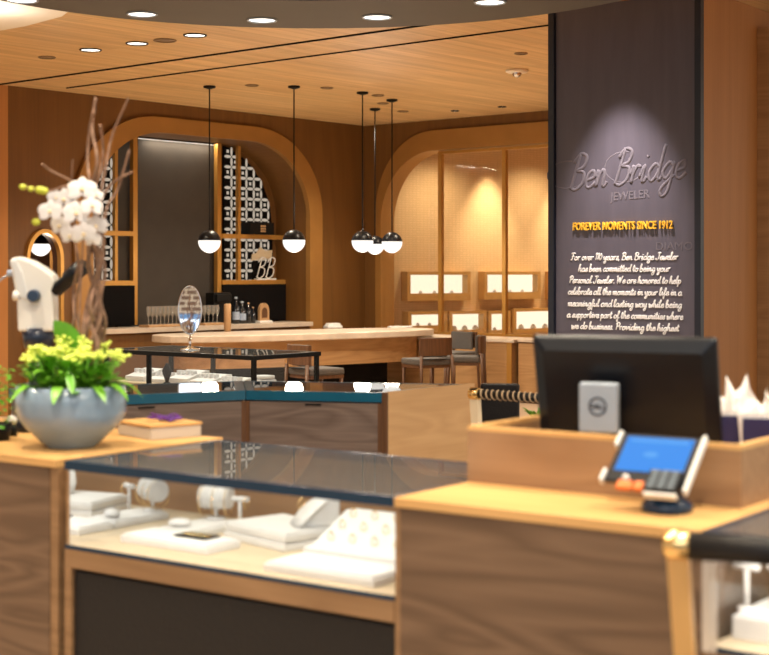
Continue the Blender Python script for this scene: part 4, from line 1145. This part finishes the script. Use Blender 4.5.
for i in range(4):
    p = lbar(204.5+i*4.2, .02, zbar+.031); o = copy_tree(fl0); o.location = p
    o['label'] = '%s champagne flute of the row right of the oval mirror' % ['leftmost','second','third','rightmost'][i]
def bottle(px, h, r, label, y=.12, lab=True):
    p = lbar(px, y)
    t = thing('bottle', label, 'bottle', (p.x,p.y,p.z+.0004), 0, 'bottles on the back bar')
    bm = B(); lathe(bm, [(0,0),(r,0),(r,h*.6),(r*.4,h*.74),(r*.36,h*.95),(0,h*.95)], seg=16); obj('bottle_body', bm, M['bottle'], t)
    bm = B(); lathe(bm, [(r*.4,h*.93),(r*.4,h),(0,h)], seg=12); obj('cap', bm, M['tan'] if not lab else M['grey'], t)
    if lab: bm = B(); lathe(bm, [(r+.0006,h*.15),(r+.0006,h*.45)], seg=16); obj('bottle_label', bm, M['label'], t)
bottle(236,.36,.05,'dark bottle behind the wooden cylinder on the back bar')
bottle(242,.30,.055,'dark square-shouldered bottle with a pale label on the back bar')
bottle(248.5,.28,.04,'slim dark bottle right of the labelled bottle', lab=False)
bottle(253,.22,.036,'short dark bottle beside the arched plaque', lab=False)
p = lbar(263.5,.1)
pq = thing('arched_plaque', 'small arched picture plaque on a white base at the right of the back bar', 'plaque', (p.x,p.y,p.z+.0004), FL.a)
bm = B(); box(bm, -.12,.12,-.06,.06,0,.03); obj('base', bm, M['white'], pq, .006)
bm = B(); xzprism(bm, arch(-.09,.09,.27,.0899,.10,.0302,10), -.02,.02); obj('plaque_body', bm, M['tan'], pq)
bm = B(); xzprism(bm, arch(-.05,.05,.21,.0499,.06,.07,8), -.026,-.0205); obj('picture', bm, M['chairwood'], pq)
# coffee machine / black block behind
bm = B(); xq0 = LW(212,300,.2)[0]; xq1 = LW(229,300,.2)[0]; box(bm, xq0, xq1, .16,.33,0,.42); box(bm, xq0+.02, xq1-.02, .12,.159,.30,.40)
tag(obj('coffee_machine', bm, M['black'], bevel=.01), 'black coffee machine in the shade behind the flutes on the back bar', 'coffee machine', loc=(C0.x,C0.y,zbar+.0004), rz=FL.a)
# shelf goods
xb_ = LW(257,255,RD-.17)[0]
bb = thing('letter_sculpture', 'white script double letter B sculpture on the lower brass shelf', 'sculpture', FL.w(xb_, RD-.16, zs2+.0304), FL.a)
bm = B(); script(bm, 'BB', -.02, .03, .36, .135, .008, 0); 
box(bm, -.02, .36, -.03, .03, 0, .02); obj('letters', bm, M['white'], bb)
bm = B(); v_ = [(-.02,0),(.38,.03),(.40,.15),(.26,.14),(.16,.19),(.08,.10),(.0,.09)]
bk = thing('book_stack', 'pale papers propped above the double letter sculpture', 'papers', FL.w(xb_, RD-.075, zs2+.0304), FL.a)
xzprism(bm, [(a_, b2+.27) for a_, b2 in v_], 0, .012); obj('paper_sheet', bm, M['cream'], bk)
bm = B(); box(bm, .02,.34,.0,.012,0,.27); obj('support', bm, M['darkcab'], bk)
xk0 = LW(246,229,RD-.17)[0]; xk1 = LW(270,229,RD-.17)[0]
kb = thing('black_box', 'black box with a small square emblem on the upper brass shelf', 'box', FL.w((xk0+xk1)/2, RD-.16, zs1+.0304), FL.a)
wk = (xk1-xk0)/2
bm = B(); box(bm, -wk, wk, -.09,.09,0,.17); obj('box_body', bm, M['black'], kb)
bm = B()
for i in range(3):
    for j in range(3): box(bm, -.03+.035*i, -.005+.035*i, -.094,-.0905, .035+.035*j, .06+.035*j)
obj('emblem', bm, M['tan'], kb)

# ------------------------------------------------------------------ ceiling fittings
M['dimlens'] = mat('unlit_lens', (.26,.17,.085), .4); noisy(M['dimlens'], 5, .05)
def downlight(px, py, z, r, label, lit=True, grp='round ceiling downlights', rim=True):
    p = gp(px, py, z)
    t = thing('downlight', label, 'downlight', (p.x,p.y,z-.001), 0, grp)
    bm = B(); tube(bm, [(r*math.cos(a), r*math.sin(a), -.004) for a in [2*math.pi*q/24 for q in range(25)]], .008, 6, caps=False); obj('trim_ring', bm, M['dimlens'] if not lit else (M['black'] if z > 3.6 else M['grey']), t)
    bm = B(); lathe(bm, [(0,-.002),(r-.002,-.002),(r-.002,-.001)], seg=24); obj('lens', bm, M['down'] if lit else M['dimlens'], t)
    return p
ring_px = [((142,13.5),'soffit downlight left of centre, above the orchid branches'),((262,19.5),'soffit downlight above the bar arch'),((377,16.5),'soffit downlight above the cluster of three pendants'),((490,1.5),'soffit downlight nearest the slate sign'),((22,-.5),'soffit downlight at the top left corner')]
ringpts = [downlight(a[0], a[1], 3.50, .105, l, grp='downlights in the round soffit') for a, l in ring_px]
for (a, l, lit, r) in (((90.5,49.5),'lit ceiling downlight, leftmost of the row above the branches',True,.10),((137,43),'lit ceiling downlight, second of the row above the branches',True,.10),
        ((165,40),'dim ceiling downlight between two lit ones',False,.10),((195,34.8),'lit ceiling downlight, right end of the row',True,.10),
        ((47,57),'unlit ceiling downlight left of the lit row',False,.08),
        ((252,85),'unlit ceiling downlight between the first two pendant rods',False,.07),((327,87.5),'unlit ceiling downlight left of the pendant cluster',False,.07),
        ((378,95),'unlit ceiling downlight nearest among the pendant cluster',False,.07),((383,103),'unlit ceiling downlight behind the pendant cluster',False,.07),((403,111),'unlit ceiling downlight right of the pendant cluster',False,.07),
        ((455,110.5),'small lit ceiling downlight left one above the glazed arch',True,.05),((502,106.5),'small lit ceiling downlight right one above the glazed arch',True,.05),
        ((521,53),'dark ceiling sensor disc near the sign panel',False,.06)):
    downlight(a[0], a[1], CEIL, r, l, lit)
p = gp(517,70,CEIL)
sd = thing('smoke_detector', 'white smoke detector dome on the wooden ceiling near the sign', 'smoke detector', (p.x,p.y,CEIL-.001))
bm = B(); lathe(bm, [(0,0),(.12,0),(.12,-.02),(.10,-.03),(0,-.03)], seg=28); obj('base', bm, M['paint'], sd)
bm = B(); ball(bm, (0,0,-.03), .05, z1=0); obj('sensor', bm, M['chrome'], sd)
p = gp(370,124,CEIL)

# ------------------------------------------------------------------ flower bowl, plants, branches
bc = gp(66.5,449.5,1.07); bc.y += .075
Db = bc.y; sb = Db/F
bowl = thing('planter_bowl', 'wide blue-grey glazed planter bowl on the left counter', 'bowl', (bc.x,bc.y,1.0702))
hb = .205
bm = B()
lathe(bm, [(0,0),(.078,0),(.083,.005),(.105,.025),(.145,.062),(.172,.095),(.180,.12),(.182,.15),(.179,hb),(.172,hb),(.172,.15),(.16,.11),(.12,.07),(.0,.03)], seg=56); obj('bowl_body', bm, M['bowl'], bowl)
bm = B(); lathe(bm, [(.0,.172),(.165,.168)], seg=40); obj('soil', bm, M['soil'], bowl)
def leaf(bm, base, d, L_, W_, droop=.3, m=0, up=None):
    d = Vector(d).normalized(); side = d.cross(Vector(up) if up else Vector((0,0,1)))
    if side.length < .05: side = Vector((1,0,0))
    side.normalize(); rows = []
    for k in range(7):
        t = k/6; c = Vector(base)+d*L_*t - Vector((0,0,1))*droop*L_*t*t
        w = W_*math.sin(math.pi*min(1,.08+t*.92))**.7*.5 if t < 1 else .0005
        n_ = side.cross(d)
        rows.append([bm.verts.new(c-side*w+n_*w*.25), bm.verts.new(c), bm.verts.new(c+side*w+n_*w*.25)])
    for a_, b2 in zip(rows, rows[1:]):
        for k in range(2):
            f = bm.faces.new((a_[k],a_[k+1],b2[k+1],b2[k])); f.smooth = True; f.material_index = m
def disc_flower(bm, c, r, m=0, nrm=None):
    for k in range(4):
        a = k*math.pi/2+random.random()
        leaf(bm, c, (math.cos(a), math.sin(a), .35), r, r*.9, .1, m)
rz0 = 1.07+hb
kal = thing('kalanchoe_plant', 'bushy yellow-flowering kalanchoe filling the blue-grey bowl', 'plant', (bc.x,bc.y,1.0702+.17))
bm = B()
for k in range(230):
    a = random.uniform(0, 2*math.pi); rr = .145*math.sqrt(random.random())
    z = random.uniform(0.0,.14)*(1-.3*rr/.15)
    leaf(bm, (rr*math.cos(a), rr*math.sin(a), z), (math.cos(a)*(.3+rr*4)+random.uniform(-.3,.3), math.sin(a)*(.3+rr*4)+random.uniform(-.3,.3), random.uniform(.25,1.1)), random.uniform(.045,.085), random.uniform(.025,.042), .35)
for a in (-.5,-.9,-2.3,-1.6,0.0):
    leaf(bm, (.15*math.cos(a), .15*math.sin(a), .04), (math.cos(a), math.sin(a), .15), .09, .035, .7)
obj('foliage', bm, M['leaf'], kal)
heads = []
for k in range(34):
    a = random.uniform(0, 2*math.pi); rr = .16*math.sqrt(random.random())
    heads.append((rr*math.cos(a), rr*math.sin(a)*.9, random.uniform(.155,.20)-.25*rr))
for hx, hy, hz in heads:
    bm = B()
    tube(bm, [(hx*.6,hy*.6,0),(hx,hy,hz)], .003, 6, m=1)
    for q in range(20):
        ball(bm, (hx+random.gauss(0,.012), hy+random.gauss(0,.012), hz+random.gauss(0,.007)), random.uniform(.005,.0085), seg=7, rings=5, sz=.7)
    obj('flower_head', bm, [M['yellow'], M['leaf']], kal)
# orchid
oc = thing('orchid', 'white orchid with a long arching flower spray rising from the bowl', 'plant', (bc.x,bc.y,1.0702+.17))
def rel(px, py, D): # pixel at depth -> local to orchid origin
    p = ap(px, py, D); return Vector((p.x-bc.x, p.y-bc.y, p.z-1.2402))
bm = B()
leaf(bm, rel(80,352,Db-.02), (rel(54,322,Db-.06)-rel(80,352,Db-.02)), .135, .075, -.03, up=(0,1,.2)); obj('leaf', bm, M['leafbig'], oc)
bm = B(); leaf(bm, rel(68,372,Db-.15), (.35,-.8,-.65), .09, .028, .15); obj('leaf', bm, M['leafbig'], oc)
bm = B(); leaf(bm, rel(92,380,Db-.12), (1,-.3,.12), .14, .03, .1); obj('leaf', bm, M['leafbig'], oc)
st_pts = [rel(78,360,Db), rel(80,300,Db+.02), rel(83,240,Db), rel(84,200,Db-.03), rel(70,186,Db-.05), rel(48,191,Db-.06), rel(20,187,Db-.06)]
bm = B(); tube(bm, spline(st_pts,8), .0035, 8); obj('flower_stem', bm, M['branch'], oc)
def orchid_flower(c, size, face):
    bm = B()
    f = Vector(face).normalized(); s1 = f.cross(Vector((0,0,1))).normalized(); s2 = s1.cross(f)
    for k, (ang, L_, W_) in enumerate(((90,1,.75),(210,1,.7),(330,1,.7),(20,1.05,1.15),(160,1.05,1.15))):
        a = R(ang); d = (s1*math.cos(a)+s2*math.sin(a)+f*.12).normalized()
        # petal in plane
        sd_ = f.cross(d).normalized(); rows = []
        for q in range(6):
            t = q/5; w = W_*size*.5*math.sin(math.pi*(.06+.9*t))**.6
            cc = c + d*size*L_*t - f*size*.18*t*t
            rows.append([bm.verts.new(cc-sd_*w-f*w*.18), bm.verts.new(cc+f*.001), bm.verts.new(cc+sd_*w-f*w*.18)])
        for a_, b2 in zip(rows, rows[1:]):
            for j in range(2): fc = bm.faces.new((a_[j],a_[j+1],b2[j+1],b2[j])); fc.smooth = True
    ball(bm, c+f*.006, size*.16, m=1, seg=8, rings=6)
    obj('flower', bm, [M['petal'], M['lip']], oc)
M['lip'] = mat('orchid_lip', (.75,.6,.35), .5); noisy(M['lip'], 40, .1)
random.seed(11)
fp = [(82,190,.066),(64,200,.055),(50,212,.054),(60,226,.054),(76,214,.06),(92,207,.05),(96,226,.052),(84,234,.056),(70,236,.05),(97,196,.03),(56,198,.04),(93,240,.04)]
for px, py, sz in fp:
    orchid_flower(rel(px, py, Db-.06+random.uniform(-.05,.05)), sz*.72, (random.uniform(-.6,.6), -1, random.uniform(-.4,.35)))
for px, py, r in ((23,187,.010),(31,189,.009),(40,190,.013),(44,191,.012),(36,222,.011)):
    bm = B(); ball(bm, rel(px,py,Db-.06), r, sx=1.3, seg=10, rings=8); obj('bud', bm, M['bud'], oc)
# branches: a separate arrangement
br = thing('curly_branches', 'bundle of brown curly willow branches standing in the bowl behind the orchid', 'branches', (bc.x,bc.y,1.0702+.17))
random.seed(5)
def branch(pxs, r0, r1, seed):
    rn = random.Random(seed)
    pts = [rel(px+rn.uniform(-.6,.6), py, Db+rn.uniform(.02,.10)) for px, py in pxs]
    sp = spline(pts, 7); n_ = len(sp)
    bm = B(); tube(bm, sp, [1.3*(r0+(r1-r0)*k/(n_-1)) for k in range(n_)], 7); obj('branch', bm, M['branch'], br)
branch([(84,372),(86,330),(97,300),(88,262),(99,225),(92,190),(97,160),(92,128),(96,98)], .008,.004,1)
branch([(90,372),(84,335),(88,300),(98,265),(90,235),(99,200),(106,165),(112,135),(128,98)], .008,.0025,2)
branch([(94,372),(99,335),(90,305),(100,275),(104,240),(98,210),(110,185),(132,172)], .007,.003,3)
branch([(80,372),(92,340),(101,315),(93,285),(88,250),(96,215),(90,180),(88,155),(90,125),(94,112)], .007,.003,4)
branch([(96,372),(103,340),(95,310),(101,290),(95,255),(102,225),(108,205),(118,188),(130,150)], .006,.003,5)
branch([(74,360),(79,335),(76,305),(80,275),(76,245),(84,215),(78,200),(76,185),(50,170),(42,164)], .004,.003,6)
branch([(86,372),(97,345),(89,318),(95,290),(101,262),(93,240),(88,205),(100,175),(103,150),(100,125)], .007,.0035,7)
branch([(98,372),(104,338),(106,320),(100,300),(105,270),(98,245)], .005,.003,8)
branch([(72,215),(72,190),(73,160)], .003,.002,9)
branch([(70,340),(74,318),(73,290),(78,262),(75,240),(74,220),(72,200)], .004,.003,10)

# trailing plant at the left edge on the counter
lp = FF.loc(gp(-8,441,1.07)); q = FF.w(lp.x, min(lp.y+.03,.6), 1.0704)
tp2 = thing('trailing_plant', 'small bright green trailing plant in a dark pot at the left edge of the counter', 'plant', q)
bm = B(); lathe(bm, [(0,0),(.035,0),(.045,.06),(.040,.06),(.0,.05)], seg=20); obj('pot', bm, M['black'], tp2)
bm = B()
for k in range(120):
    a = random.uniform(0,2*math.pi); z = random.uniform(.05,.25); rr = random.uniform(0,.05)
    leaf(bm, (rr*math.cos(a), rr*math.sin(a), z), (math.cos(a), math.sin(a), random.uniform(-.3,.8)), random.uniform(.02,.035), .016, .3)
obj('foliage', bm, M['leafbig'], tp2)
q = FF.loc(gp(13,428,1.07)); q = gp(12,436,1.07)
bm = B(); ball(bm, (0,0,.055), .018, seg=14); lathe(bm, [(0,0),(.018,0),(.02,.02),(.014,.04),(0,.045)], seg=14, m=1)
tag(obj('white_knob_jar', bm, [M['white'], M['black']]), 'small dark jar with a round white knob left of the bowl', 'jar', loc=(q.x,q.y,1.0704))

# wooden book box with purple ribbon
q = gp(151,440.5,1.07)
gb = thing('wooden_gift_box', 'flat pale wooden box with purple ribbon on top, right of the flower bowl', 'box', (q.x,q.y,1.0702), R(38))
# local x = along right-away edge, y = along left-away edge
bm = B(); box(bm, 0,.20,0,.24,0,.042); obj('box_body', bm, mat('pale_box', (.50,.44,.37), .6), gb, .003)
bm = B(); box(bm, -.003,.203,-.003,.243,.0422,.052); obj('lid', bm, M['oak_top'], gb, .002)
bm = B(); random.seed(3)
for k in range(9):
    c = Vector((random.uniform(.05,.15), random.uniform(.05,.19), .054))
    tube(bm, spline([c+Vector((random.uniform(-.035,.035),random.uniform(-.045,.045),random.uniform(0,.016))) for _ in range(6)],5), .0028, 6)
obj('ribbon', bm, M['purple'], gb)

# ------------------------------------------------------------------ microscope
mD = 5.42
mq = ap(38,300,mD)
ms = thing('microscope', 'white gem microscope with black eyepieces behind the flower bowl', 'microscope', (mq.x,mq.y,1.0704), 0)
def mr(px, py, dy=0):
    p = ap(px, py, mD+dy); return Vector((p.x-mq.x, p.y-mq.y, p.z-1.0704))
def slabpoly(bm, pxs, y0, y1):
    a_ = [mr(*p) for p in pxs]
    v0 = [bm.verts.new((p.x, y0, p.z)) for p in a_]; v1 = [bm.verts.new((p.x, y1, p.z)) for p in a_]
    bm.faces.new(v0); bm.faces.new(v1[::-1]); n_ = len(a_)
    for k in range(n_): bm.faces.new((v0[(k+1)%n_], v0[k], v1[k], v1[(k+1)%n_]))
bm = B(); slabpoly(bm, [(21,331),(20,300),(15,272),(12.5,262),(15,258),(22,257),(34,261),(46,268),(55,275),(57,281),(55,290),(56,302),(56,331)], -.05,.05); obj('head', bm, M['plastic'], ms, .014)
bm = B(); slabpoly(bm, [(22,296),(17,270),(14,262),(16,260),(20,261),(26,272),(30,290),(31,300)], -.058,-.051); obj('side_plate', bm, mat('light_grey_plastic', (.62,.63,.64), .4), ms, .003)
bm = B(); c = mr(38,295.5); tube(bm, [(c.x,-.085,c.z),(c.x,-.051,c.z)], [.021,.024], 20); obj('focus_knob', bm, mat('blue_black_plastic', (.02,.04,.08), .35), ms, .003)
bm = B(); c = mr(20,295.5); tube(bm, [(c.x-.012,-.045,c.z),(c.x+.01,-.045,c.z)], .018, 16); obj('side_knob', bm, M['plastic'], ms)
for dy in (-.03,.03):
    bm = B(); a_, b2, c_ = mr(55,292), mr(68,279), mr(85,264)
    for v_ in (a_,b2,c_): v_.y = dy
    tube(bm, [a_, a_.lerp(c_,.45), a_.lerp(c_,.47), c_], [.020,.021,.026,.027], 18); obj('eyepiece', bm, M['blackgloss'], ms)
bm = B(); c = mr(38,340); tube(bm, [(c.x,0,c.z+.045),(c.x,0,c.z-.03)], [.058,.05], 24); obj('objective', bm, mat('navy_plastic', (.01,.018,.04), .3), ms)
bm = B(); c = mr(38,350); tube(bm, [(c.x,0,c.z-.0),(c.x,0,.08)], [.035,.035], 20); box(bm, c.x-.02, c.x+.02, .06,.10,.02,c.z+.05); obj('column', bm, M['blackgloss'], ms)
bm = B(); lathe(bm, [(0,0),(.11,0),(.11,.02),(.07,.08),(0,.08)], (mr(38,350).x,0.02,0), 28); obj('stage_base', bm, M['blackgloss'], ms)
bm = B(); tube(bm, spline([mr(13,275), mr(6,276), mr(-2,282), mr(-15,292)],5), .004, 8); obj('cable', bm, M['grey'], ms)
bm = B(); c = mr(16,273); tube(bm, [(c.x-.03,-.0,c.z),(c.x+.02,0,c.z)], .012, 12); obj('cable_plug', bm, M['label'], ms)

# small floor plant behind the stools
q = Vector(((541-CX)/F*13, 13, 0))
fp_ = thing('potted_fern', 'small green potted plant on the floor beyond the black chair, left of the monitor', 'plant', q)
bm = B(); lathe(bm, [(0,0),(.10,0),(.14,.32),(.12,.32),(0,.3)], seg=24); obj('pot', bm, M['black'], fp_)
bm = B()
for k in range(60):
    a = random.uniform(0,2*math.pi); leaf(bm, (.05*math.cos(a),.05*math.sin(a),.31), (math.cos(a)*.5,math.sin(a)*.5,1), random.uniform(.12,.30), .03, .4)
obj('foliage', bm, M['leafbig'], fp_)

# ------------------------------------------------------------------ mall across the walkway (seen only in reflections)
bm = B(); box(bm, -9, 9, -8.6, -8.4, 3.52, 7); struct('wall_mall_upper', bm, M['brick'])
bm = B(); box(bm, -9, 9, -8.6, -8.4, 0, 3.519); struct('wall_mall_lower', bm, mat('blue_shopfront', (.08,.16,.28), .4, emit=(.12,.27,.5), es=.7))
sl = thing('shopfront_lettering', 'lit white letters across the walkway, seen only in the oval mirror', 'letters', (.09,-8.39,3.3))
o = text_obj('letters', 'ETL', 0, -.16, .52, .01, 0, emis('lit_white_letters', (.9,.95,1), 3), sl, off=.02, height=.27)

# ------------------------------------------------------------------ lights
warm = (1,.865,.66)
for i, p in enumerate(ringpts):
    spot('soffit_light', (p.x,p.y,3.47), 180, 100, .9, warm, (p.x,p.y,0))
for px, py in ((90.5,49.5),(137,43),(195,34.8)):
    p = gp(px,py,CEIL); spot('ceiling_light', (p.x,p.y,CEIL-.04), 230, 110, .9, warm, (p.x,p.y,0))
# further downlights of the same grid
for x, y in ((-2.6,2.6),(-.9,3.4),(.8,2.6),(1.9,4.4),(-1.6,5.0),(.3,5.2),(-3.4,5.2),(3.4,3.2),(3.2,7.0),(1.4,7.6),(-3.6,8.6),(-2.2,13.5),(.0,14),(2.0,15),(-3.2,15.5),(-1.6,17.8),(1.2,18.2),(.3,16.2),(-.4,19.5)):
    spot('ceiling_light', (x,y,CEIL-.04), 260, 120, .9, warm, (x,y,0))
# spot on the sign
pS = FS.w(-W_/2+.02, -.75, CEIL-.06); spot('sign_spot', pS, 420, 44, 1, (1,.88,.8), FS.w(-W_/2-.0, .0, 1.95))
# display room lights
for x, off_ in ((2.1,-.45),(3.7,-.5)):
    q = FA.w(x, off_, CEIL-.1); spot('display_room_light', q, 330, 60, 1, (1,.80,.52), FA.w(x, 0.0, 1.2))
for x in (1.0,3.0,5.0):
    q = FA.w(x, -.9, CEIL-.1); spot('display_room_light', q, 170, 130, 1, (1,.80,.52), FA.w(x, -.5, 0))
# pendants' own light
for o in [o for o in COL.objects if o.name.startswith('pendant_lamp')]:
    l = bpy.data.lights.new('pendant_glow', 'POINT'); l.energy = 25; l.color = (1,.88,.72); l.shadow_soft_size = .1
    lo = bpy.data.objects.new('pendant_glow', l); COL.objects.link(lo); lo.location = (o.location.x, o.location.y, 1.83)
# bar niche cove
area('bar_cove', FL.w((xa+xb)/2*0+(LB(136,141)[0]+LB(218,141)[0])/2, RD-.14, zt_-.04), (0,0,FL.a), 1.2, .03, 9, (1,.86,.68))
area('ceiling_fill', (-3.7,11.6,3.5), (R(180),0,0), 1.6, 1.2, 17, (1,.93,.82))  # unseen uplight added to brighten the white ceiling field
# daylight of the mall behind the viewer
area('mall_skylight', (-1.0,-5.0,6.5), (R(35),0,0), 9, 5, 420, (.86,.93,1))

# world
wd = bpy.data.worlds.new('World'); S.world = wd; wd.use_nodes = True
bg = wd.node_tree.nodes['Background']; bg.inputs[0].default_value = (1,.86,.70,1); bg.inputs[1].default_value = .8

# ------------------------------------------------------------------ camera
cam = bpy.data.cameras.new('camera'); co = bpy.data.objects.new('camera', cam); COL.objects.link(co)
co.location = (0,0,H); co.rotation_euler = (R(90),0,0)
cam.sensor_fit = 'HORIZONTAL'; cam.sensor_width = 36; cam.lens = F/769*36
cam.shift_y = -(327.5-CY)/769; cam.shift_x = 0
cam.dof.use_dof = True; cam.dof.focus_distance = 11.8; cam.dof.aperture_fstop = 3.2
cam.clip_end = 100
S.camera = co
S.view_settings.view_transform = 'Standard'; S.view_settings.look = 'None'; S.view_settings.gamma = 1
S.view_settings.use_curve_mapping = False; S.view_settings.exposure = 0.0
